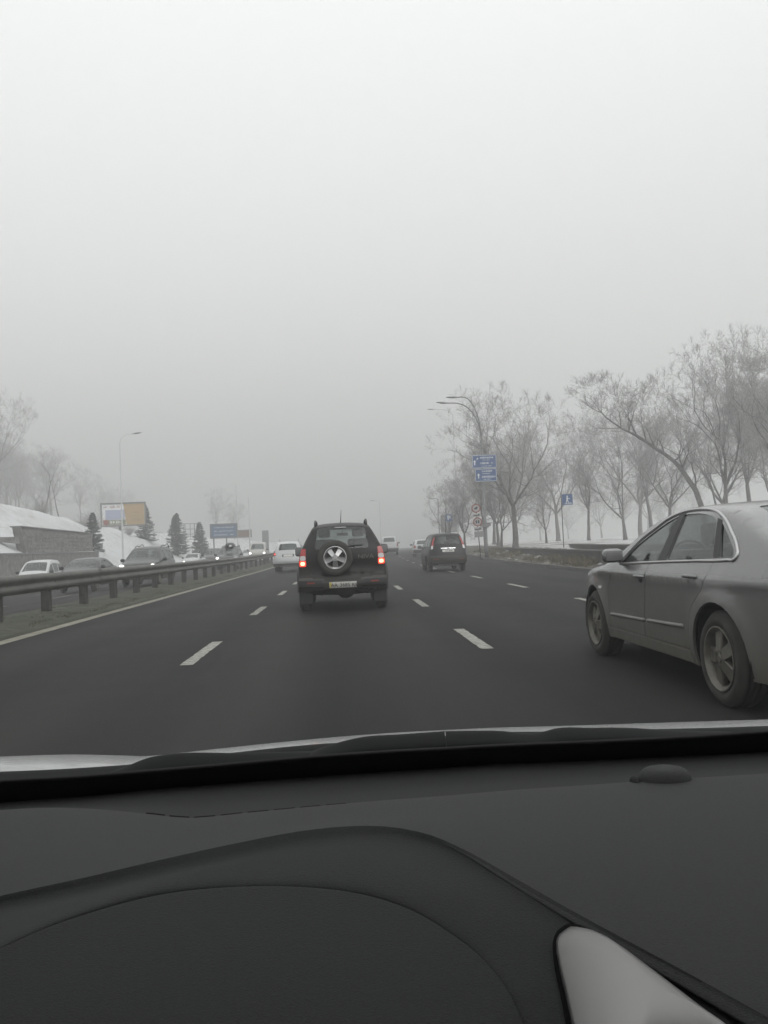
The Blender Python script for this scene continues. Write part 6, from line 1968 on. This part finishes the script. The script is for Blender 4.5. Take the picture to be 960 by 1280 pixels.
OWN = {'hood_crest':[[-1.112,1.42,0.8869],[-0.912,1.42,0.883],[-0.708,1.42,0.879],[-0.579,1.42,0.878],[-0.501,1.42,0.876],[-0.422,1.42,0.87],[-0.357,1.42,0.865],[-0.317,1.42,0.867],[-0.224,1.42,0.872],[-0.144,1.42,0.876],[-0.022,1.42,0.881],[0.059,1.42,0.883],[0.162,1.42,0.883],[0.251,1.42,0.883],[0.362,1.42,0.88],[0.502,1.42,0.877],[0.729,1.42,0.872],[0.93,1.42,0.866],[1.223,1.42,0.855],[1.503,1.42,0.8445]],'hood_rear':[[-0.964,1.19,0.9129],[-0.764,1.19,0.907],[-0.594,1.19,0.902],[-0.486,1.19,0.901],[-0.42,1.19,0.9],[-0.355,1.19,0.895],[-0.3,1.19,0.891],[-0.267,1.19,0.892],[-0.189,1.19,0.896],[-0.121,1.19,0.899],[-0.02,1.19,0.904],[0.049,1.19,0.905],[0.134,1.19,0.905],[0.21,1.19,0.912],[0.302,1.19,0.909],[0.42,1.19,0.907],[0.609,1.19,0.902],[0.778,1.19,0.897],[1.023,1.19,0.888],[1.303,1.19,0.8777]],'cowl_top':[[-0.951,1.17,0.928],[-0.751,1.17,0.922],[-0.584,1.17,0.917],[-0.477,1.17,0.916],[-0.413,1.17,0.915],[-0.365,1.17,0.915],[-0.272,1.17,0.917],[-0.152,1.17,0.925],[-0.041,1.17,0.93],[0.049,1.17,0.93],[0.133,1.17,0.932],[0.207,1.17,0.933],[0.298,1.17,0.929],[0.413,1.17,0.926],[0.506,1.17,0.923],[0.6,1.17,0.921],[0.766,1.17,0.916],[1.007,1.17,0.907],[1.287,1.17,0.8965]],'cowl_bot':[[-0.907,1.1,0.9198],[-0.707,1.1,0.916],[-0.549,1.1,0.913],[-0.449,1.1,0.913],[-0.389,1.1,0.914],[-0.343,1.1,0.913],[-0.257,1.1,0.916],[-0.143,1.1,0.919],[-0.039,1.1,0.922],[0.045,1.1,0.923],[0.124,1.1,0.924],[0.193,1.1,0.924],[0.279,1.1,0.922],[0.387,1.1,0.922],[0.475,1.1,0.921],[0.563,1.1,0.922],[0.719,1.1,0.919],[0.946,1.1,0.911],[1.226,1.1,0.9011]],'frit_top':[[-0.842,1.0,0.9454],[-0.642,1.0,0.944],[-0.499,1.0,0.943],[-0.408,1.0,0.944],[-0.312,1.0,0.944],[-0.233,1.0,0.946],[-0.13,1.0,0.949],[-0.036,1.0,0.952],[0.041,1.0,0.953],[0.113,1.0,0.953],[0.176,1.0,0.953],[0.254,1.0,0.952],[0.352,1.0,0.951],[0.432,1.0,0.951],[0.512,1.0,0.952],[0.654,1.0,0.95],[0.86,1.0,0.944],[1.14,1.0,0.9358]],'frit_bot':[[-0.881,1.06,0.9003],[-0.681,1.06,0.899],[-0.529,1.06,0.898],[-0.433,1.06,0.9],[-0.331,1.06,0.902],[-0.248,1.06,0.906],[-0.139,1.06,0.909],[-0.039,1.06,0.911],[0.042,1.06,0.913],[0.119,1.06,0.914],[0.185,1.06,0.914],[0.268,1.06,0.912],[0.372,1.06,0.912],[0.456,1.06,0.91],[0.541,1.06,0.911],[0.691,1.06,0.908],[0.91,1.06,0.902],[1.19,1.06,0.8943]],'wiper_left':{'top':[[-0.353,1.13,0.908],[-0.305,1.13,0.921],[-0.263,1.13,0.934],[-0.244,1.13,0.936],[-0.147,1.13,0.933],[-0.05,1.13,0.93]],'bot':[[-0.349,1.12,0.909],[-0.303,1.12,0.909],[-0.261,1.12,0.91],[-0.242,1.12,0.911],[-0.146,1.12,0.913],[-0.051,1.12,0.917]]},'wiper_right':{'top':[[-0.068,1.13,0.923],[-0.048,1.13,0.931],[-0.018,1.13,0.939],[0.017,1.13,0.945],[0.069,1.13,0.946],[0.129,1.13,0.947]],'bot':[[-0.067,1.12,0.924],[-0.048,1.12,0.924],[-0.018,1.12,0.923],[0.016,1.12,0.923],[0.067,1.12,0.924],[0.127,1.12,0.924]]},'wiper_arm':{'top':[[0.13,1.13,0.947],[0.2,1.13,0.944],[0.264,1.13,0.939],[0.277,1.13,0.942],[0.332,1.13,0.941],[0.388,1.13,0.938],[0.433,1.13,0.933],[0.511,1.13,0.927],[0.579,1.13,0.921]],'bot':[[0.128,1.12,0.924],[0.197,1.12,0.924],[0.26,1.12,0.923],[0.274,1.12,0.923],[0.328,1.12,0.923],[0.384,1.12,0.923],[0.428,1.12,0.923],[0.506,1.12,0.922],[0.574,1.12,0.921]]},'recess_far':[[-0.675,1.05,0.906],[-0.524,1.05,0.905],[-0.429,1.05,0.907],[-0.328,1.05,0.909],[-0.245,1.05,0.913],[-0.137,1.05,0.916],[-0.038,1.05,0.918],[0.042,1.05,0.919],[0.118,1.05,0.92],[0.184,1.05,0.921],[0.266,1.05,0.919],[0.369,1.05,0.918],[0.452,1.05,0.917],[0.536,1.05,0.917],[0.685,1.05,0.914],[0.901,1.05,0.909]],'seam':[[-0.538,0.836,0.955],[-0.419,0.839,0.955],[-0.347,0.85,0.955],[-0.3,0.849,0.955],[-0.262,0.839,0.955],[-0.189,0.807,0.955],[-0.149,0.789,0.955],[-0.105,0.794,0.955],[-0.03,0.803,0.955],[0.023,0.808,0.955],[0.094,0.812,0.955],[0.158,0.818,0.955],[0.222,0.82,0.955],[0.288,0.823,0.955],[0.353,0.824,0.955],[0.42,0.825,0.955],[0.54,0.83,0.955],[0.717,0.837,0.955]],'crease':[[-0.368,0.571,0.955],[-0.319,0.584,0.96],[-0.249,0.605,0.967],[-0.196,0.615,0.972],[-0.142,0.625,0.978],[-0.085,0.637,0.983],[-0.037,0.649,0.985],[-0.007,0.653,0.985],[0.024,0.648,0.985],[0.053,0.631,0.984],[0.079,0.597,0.982],[0.104,0.556,0.978],[0.128,0.523,0.972],[0.15,0.497,0.966],[0.18,0.466,0.957],[0.212,0.432,0.947],[0.239,0.407,0.937],[0.291,0.355,0.92]],'crease_in':[[-0.365,0.566,0.949],[-0.316,0.578,0.954],[-0.246,0.598,0.961],[-0.194,0.607,0.966],[-0.14,0.616,0.972],[-0.084,0.627,0.977],[-0.037,0.639,0.979],[-0.007,0.642,0.979],[0.023,0.637,0.979],[0.052,0.621,0.978],[0.072,0.591,0.976],[0.097,0.546,0.972],[0.12,0.515,0.966],[0.143,0.491,0.96],[0.173,0.462,0.951],[0.206,0.429,0.941],[0.233,0.405,0.931],[0.286,0.355,0.914]],'cover_seam':[[-0.303,0.469,0.955],[-0.269,0.491,0.96],[-0.217,0.527,0.966],[-0.196,0.548,0.968],[-0.17,0.564,0.97],[-0.132,0.579,0.972],[-0.095,0.582,0.973],[-0.062,0.58,0.973],[-0.029,0.575,0.972],[0.003,0.565,0.97],[0.034,0.544,0.967],[0.056,0.518,0.963],[0.072,0.494,0.958],[0.081,0.471,0.953],[0.086,0.445,0.945],[0.088,0.423,0.938],[0.087,0.394,0.93],[0.087,0.373,0.92]],'cover_low':[[-0.221,0.341,0.9],[-0.203,0.339,0.9],[-0.171,0.336,0.9],[-0.156,0.335,0.9],[-0.141,0.333,0.9],[-0.122,0.331,0.9],[-0.104,0.33,0.9],[-0.086,0.328,0.9],[-0.068,0.326,0.9],[-0.05,0.324,0.9],[-0.032,0.323,0.9],[-0.014,0.321,0.9],[0.004,0.322,0.9],[0.019,0.324,0.9],[0.032,0.329,0.9],[0.046,0.338,0.9],[0.061,0.347,0.9],[0.074,0.361,0.9]],'panel_low':[[0.27,0.335,0.88]],'bezel':[[0.1237,0.4977,0.9679],[0.1277,0.4999,0.9686],[0.1317,0.4986,0.9682],[0.1382,0.4915,0.9661],[0.1506,0.4728,0.9605],[0.1648,0.4513,0.9539],[0.1777,0.4314,0.9475],[0.1919,0.4098,0.9404],[0.2046,0.3901,0.9337],[0.1808,0.3749,0.9285],[0.1423,0.3711,0.9272],[0.1083,0.3769,0.9293],[0.106,0.3945,0.9354],[0.1084,0.4221,0.9446],[0.1117,0.4546,0.955],[0.1141,0.4787,0.9623],[0.1159,0.4885,0.9653],[0.1194,0.4944,0.967]],'gap':[[0.1247,0.5043,0.9673],[0.1294,0.5061,0.9678],[0.1347,0.504,0.9672],[0.1423,0.4958,0.9648],[0.1548,0.4771,0.9593],[0.1691,0.4555,0.9527],[0.1821,0.4355,0.9464],[0.1962,0.4137,0.9392],[0.2098,0.3927,0.9321],[0.183,0.3738,0.9256],[0.1418,0.3703,0.9244],[0.1047,0.3772,0.9269],[0.1041,0.3961,0.9334],[0.1061,0.4244,0.9429],[0.1096,0.457,0.9532],[0.1124,0.4815,0.9607],[0.1148,0.4922,0.9638],[0.1194,0.5002,0.9662]],'sensor':[[0.286,0.819,0.957],[0.34,0.819,0.957]],'washer':[[-0.08,1.1,0.926]]}
# ------------------------------------------------------------------ the car we look out of
own = thing('own_car', 'grey dashboard and silver bonnet of the car we look out of', 'car')

def crv(key, n=61):
    P = np.array(OWN[key], float)
    t = np.concatenate([[0], np.cumsum(np.linalg.norm(np.diff(P, axis=0), axis=1))])
    Q = resample(P, 0.004)
    L = np.concatenate([[0], np.cumsum(np.linalg.norm(np.diff(Q, axis=0), axis=1))])
    return np.stack([np.interp(np.linspace(0, L[-1], n), L, Q[:, j]) for j in range(3)], 1)

def smooth_loft(name, rows, m, parent, sub=8, flip=False, sharp=None):
    """surface through several curves, smoothed across them"""
    rows = [np.asarray(r_, float) for r_ in rows]
    if len(rows) > 2 and sub:
        A = np.array(rows)
        out_ = []
        n = len(A)
        E = np.concatenate([[2 * A[0] - A[1]], A, [2 * A[-1] - A[-2]]])
        for i in range(1, n):
            p0, p1, p2, p3 = E[i - 1], E[i], E[i + 1], E[i + 2]
            for t in np.arange(sub) / sub:
                out_.append(0.5 * (2 * p1 + (p2 - p0) * t + (2 * p0 - 5 * p1 + 4 * p2 - p3) * t * t + (3 * p1 - p0 - 3 * p2 + p3) * t**3))
        out_.append(A[-1])
        rows = out_
    mb = MB(); mb.loft(rows)
    if flip:
        mb.F = [tuple(reversed(f)) for f in mb.F]
    return mb.build(name, m, parent, True)

V3 = lambda *a: np.array(a, float)
# bonnet: rear edge under the wipers, crest, falling away towards the front
rear, crest = crv('hood_rear'), crv('hood_crest')
low = rear + V3(0, -0.06, -0.02)
front1 = crest * V3(1, 1, 0) + V3(0, 0.33, 0) + crest * V3(0, 0, 1) - V3(0, 0, 0.085)
front2 = front1 * V3(0.96, 1, 1) + V3(0, 0.35, -0.14)
front3 = front2 * V3(0.92, 1, 1) + V3(0, 0.12, -0.12)
smooth_loft('bonnet', [low, rear, crest, front1, front2, front3], M['hood'], own, 8, True)
# black scuttle panel, then the wipers lying on it
ct, cb = crv('cowl_top'), crv('cowl_bot')
smooth_loft('scuttle_panel', [ct + V3(0, 0.05, -0.03), ct, ct * 0.5 + cb * 0.5 + V3(0, 0, -0.003), cb, cb + V3(0, -0.02, -0.03)], M['wiper'], own, 4, True)
def wiper_part(key, name, parent):
    a, b = np.array(OWN[key]['top']), np.array(OWN[key]['bot'])
    ta, tb = resample(a, 0.01), None
    n = 40
    def rs_(P):
        Q = resample(P, 0.004)
        L = np.concatenate([[0], np.cumsum(np.linalg.norm(np.diff(Q, axis=0), axis=1))])
        return np.stack([np.interp(np.linspace(0, L[-1], n), L, Q[:, j]) for j in range(3)], 1)
    a, b = rs_(a), rs_(b)
    off = V3(0, -0.012, 0.0)
    rows = [a + V3(0, 0.012, -0.004), a + off * 0.3, (a + b) / 2 + off + V3(0, -0.006, 0.0), b + off, b + V3(0, 0.0, -0.006)]
    return smooth_loft(name, rows, M['wiper'], parent, 4, True)
wip = bpy.data.objects.new('wiper', None); COL.objects.link(wip); wip.parent = own
wiper_part('wiper_left', 'wiper_blade', wip)
wip2 = bpy.data.objects.new('wiper', None); COL.objects.link(wip2); wip2.parent = own
wiper_part('wiper_right', 'wiper_blade', wip2)
wiper_part('wiper_arm', 'wiper_arm', wip2)
w_ = OWN['washer'][0]
m = MB(); m.ellipsoid(w_, (0.007, 0.007, 0.006), 10, 8); m.build('washer_jet', M['clear'], own, True)
# black band fired into the foot of the windscreen
ft, fb = crv('frit_top'), crv('frit_bot')
th = V3(0, 0.003, 0.004)
smooth_loft('windscreen_band', [ft + th, ft, ft * 0.5 + fb * 0.5, fb, fb + th], M['frit'], own, 3, True)
# dashboard
rf, se, cr, ci = crv('recess_far'), crv('seam'), crv('crease'), crv('crease_in')
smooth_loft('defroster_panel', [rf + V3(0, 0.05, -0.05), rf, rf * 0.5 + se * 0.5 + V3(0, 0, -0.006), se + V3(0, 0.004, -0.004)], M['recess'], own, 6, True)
d = smooth_loft('dashboard_top', [se + V3(0, 0.0035, -0.012), se + V3(0, 0.001, -0.001), se * 0.93 + cr * 0.07 + V3(0, 0, 0.0015), se * 0.45 + cr * 0.55 + V3(0, 0, -0.003), cr + V3(0, 0.012, -0.004), cr], M['dash'], own, 6, True)
# dashed black slots along the seam
slots = []
Ls = np.concatenate([[0], np.cumsum(np.linalg.norm(np.diff(se, axis=0), axis=1))])
def se_at(x):
    return V3(x, np.interp(x, se[:, 0], se[:, 1]), np.interp(x, se[:, 0], se[:, 2]))
x0, x1 = -0.196, 0.0
for k in range(8):
    a = x0 + (x1 - x0) * k / 8; b = a + (x1 - x0) / 8 * 0.78
    hw = 0.003 * (1 - 0.07 * k)
    V = []
    for x in np.linspace(a, b, 4):
        p = se_at(x)
        V += [p + V3(0, -hw - 0.001, 0.0012), p + V3(0, hw + 0.001, 0.0012), p + V3(0, -hw - 0.001, -0.004), p + V3(0, hw + 0.001, -0.004)]
    F = []
    for i in range(3):
        o = i * 4
        F += [(o, o + 4, o + 5, o + 1), (o + 2, o + 3, o + 7, o + 6), (o, o + 2, o + 6, o + 4), (o + 1, o + 5, o + 7, o + 3)]
    link('vent_slot', pydata('vent_slot', V, F), d, M['groove'])
# instrument hood: fascia below the crease, then the cover behind a fine joint
cs, cl = crv('cover_seam'), crv('cover_low')
# fascia runs from the crease down to the joint on the left and on to the lower edge at the right
fas = [cr, ci, ci * 0.5 + cs * 0.5 + V3(0, 0, 0.0015), cs + V3(0, 0.0026, 0.0)]
smooth_loft('instrument_hood', fas + [cs + V3(0, 0.0026, -0.008)], M['dashshade'], own, 6, True)
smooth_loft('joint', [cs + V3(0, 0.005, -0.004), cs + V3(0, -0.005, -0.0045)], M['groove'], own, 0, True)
smooth_loft('instrument_cover', [cs + V3(0, -0.0026, -0.008), cs + V3(0, -0.0026, 0.0), cs * 0.92 + cl * 0.08 + V3(0, 0, 0.0025), cs * 0.5 + cl * 0.5 + V3(0, 0, 0.006), cl], M['dashshade'], own, 6, True)
# the rest of the dashboard: the passenger's side, the end by the door and the front face going down
bnd = np.array([r_ for r_ in [se[-1] + V3(0, 0.0035, -0.012), se[-1], se[-1] * 0.45 + cr[-1] * 0.55 + V3(0, 0, -0.003), cr[-1] + V3(0, 0.012, -0.004), cr[-1]]])
far_ = np.array([(1.16, 0.86, 0.943), (1.16, 0.855, 0.955), (1.16, 0.62, 0.95), (1.16, 0.50, 0.938), (1.16, 0.47, 0.925)])
ts = np.linspace(0, 1, 9)
smooth_loft('dashboard_side', [bnd + (far_ - bnd) * t for t in ts], M['dash'], own, 0, True)
bnd = np.array([rf[0] + V3(0, 0.05, -0.05), rf[0], se[0], cr[0], ci[0], cs[0], cl[0]])
smooth_loft('dashboard_side', [bnd, bnd * V3(0, 1, 1) + V3(-0.66, 0, -0.006), bnd * V3(0, 1, 0.6) + V3(-0.70, 0, 0.2)], M['dash'], own, 0, False)
edge = np.vstack([np.array([(-0.66, cl[0][1], cl[0][2] - 0.006)]), cl, cs[-1:], cr[-1:], far_[-1:]])
smooth_loft('dashboard_front', [edge, edge + V3(0, 0.03, -0.03), edge * V3(1, 1, 0) + V3(0, 0.12, 0.50)], M['dashshade'], own, 0, True)
def cushion(name, key, m, parent, rise, lip, lift=0.0):
    """a closed outline filled as a softly domed pad"""
    P = np.array(OWN[key], float) + V3(0, 0, lift)
    P = np.vstack([P, P[:1]])
    Q = resample(P, 0.004)[:-1]
    c = Q.mean(0) + V3(0.006, 0.0, 0)
    rows = [Q + V3(0, 0, -lip)]
    for t in (0.0, 0.03, 0.07, 0.13, 0.22, 0.35, 0.5, 0.7, 0.9):
        z = rise * (1 - (1 - t)**2.2)
        rows.append(Q + (c - Q) * t + V3(0, 0, z))
    rows = [np.vstack([r_, r_[:1]]) for r_ in rows]
    mb = MB(); mb.loft(rows)
    o = len(mb.V); mb.V.append(tuple(c + V3(0, 0, rise)))
    nn = len(rows[0])
    mb.F += [(o - nn + i, o - nn + i + 1, o) for i in range(nn - 1)]
    return mb.build(name, m, parent, True)
vb = cushion('vent_surround', 'gap', M['groove'], own, 0.0005, 0.012, 0.0)
cushion('vent_bezel', 'bezel', M['bezel'], vb, 0.026, 0.006, 0.0)
# light sensor dome on the dash edge with its little cover
sx0, sx1 = OWN['sensor']
cx_ = (np.array(sx0) + np.array(sx1)) / 2
m = MB()
rows = []
L = np.linalg.norm(np.array(sx1) - np.array(sx0)) / 2
for q in np.linspace(0, 1, 8):
    s_ = math.cos(q * math.pi / 2)**0.45
    rows.append([(cx_[0] + L * s_ * math.cos(a), cx_[1] + 0.004 + 0.020 * s_ * math.sin(a), cx_[2] - 0.004 + 0.016 * math.sin(q * math.pi / 2)) for a in np.linspace(0, 2 * math.pi, 29)])
m.loft(rows); m.build('light_sensor', M['dash'], own, True)
m = MB()
m.ellipsoid((cx_[0] - L - 0.004, cx_[1] + 0.002, cx_[2] - 0.003), (0.010, 0.020, 0.016), 10, 8)
m.build('sensor_rim', M['recess'], own, True)

# unseen cabin added to shade the dash: roof, pillars, door tops, seat back
XL, XR = -0.52, 1.22
m = MB()
for t0 in (0,):
    rows = []
    for y, z in ((0.36, 1.50), (0.30, 1.535), (0.0, 1.56), (-0.6, 1.575), (-1.2, 1.55), (-1.6, 1.50)):
        rows.append([(x, y, z - 0.05 * ((x - 0.35) / 0.8)**4) for x in np.linspace(XL + 0.08, XR - 0.08, 13)])
    m.loft(rows)
    m.loft([[(a, b, c + 0.05) for a, b, c in r_] for r_ in rows])
m.build('unseen_headliner', M['unseen_headliner'], own, True)
for x0, x1 in ((XL + 0.10, XL - 0.10), (XR - 0.10, XR + 0.10)):
    m = MB()
    m.tube(resample([(x0, 0.34, 1.49), ((x0 + x1) / 2, 0.76, 1.22), (x1, 1.12, 0.92)], 0.1), 0.045, 8)
    m.build('windscreen_pillar', M['unseen_headliner'], own, True)
    m = MB()
    m.tube([(x0, -0.45, 1.50), (x1 * 0.7 + x0 * 0.3, -0.45, 0.92)], 0.06, 8)
    m.build('door_pillar', M['unseen_headliner'], own, True)
for x in (XL - 0.08, XR + 0.08):
    m = MB(); m.rbox((x, -0.2, 0.64), (0.10, 2.2, 0.56), 0.04); m.build('door_trim', M['dashshade'], own, True)
m = MB(); m.rbox((0.35, -1.15, 0.78), (1.4, 0.2, 0.75), 0.07); m.build('rear_seat', M['cloth'], own, True)
m = MB(); m.box((0.35, -0.2, 0.34), (1.6, 2.3, 0.04)); m.build('cabin_floor', M['cloth'], own)

# ------------------------------------------------------------------ fog
hz = bpy.data.materials.new('haze')
hz.use_nodes = True
n_, l_ = hz.node_tree.nodes, hz.node_tree.links
n_.clear()
o_ = n_.new('ShaderNodeOutputMaterial')
pv = n_.new('ShaderNodeVolumePrincipled')
pv.inputs['Color'].default_value = (0.71, 0.718, 0.715, 1)
pv.inputs['Density'].default_value = HAZE_DENSITY
pv.inputs['Anisotropy'].default_value = 0.15
l_.new(pv.outputs[0], o_.inputs['Volume'])
mb = MB(); mb.box((0, 215, (HAZE_TOP - 3.6) / 2), (1300, 950, HAZE_TOP + 3.6))
tag(mb.build('haze', hz), kind='stuff')
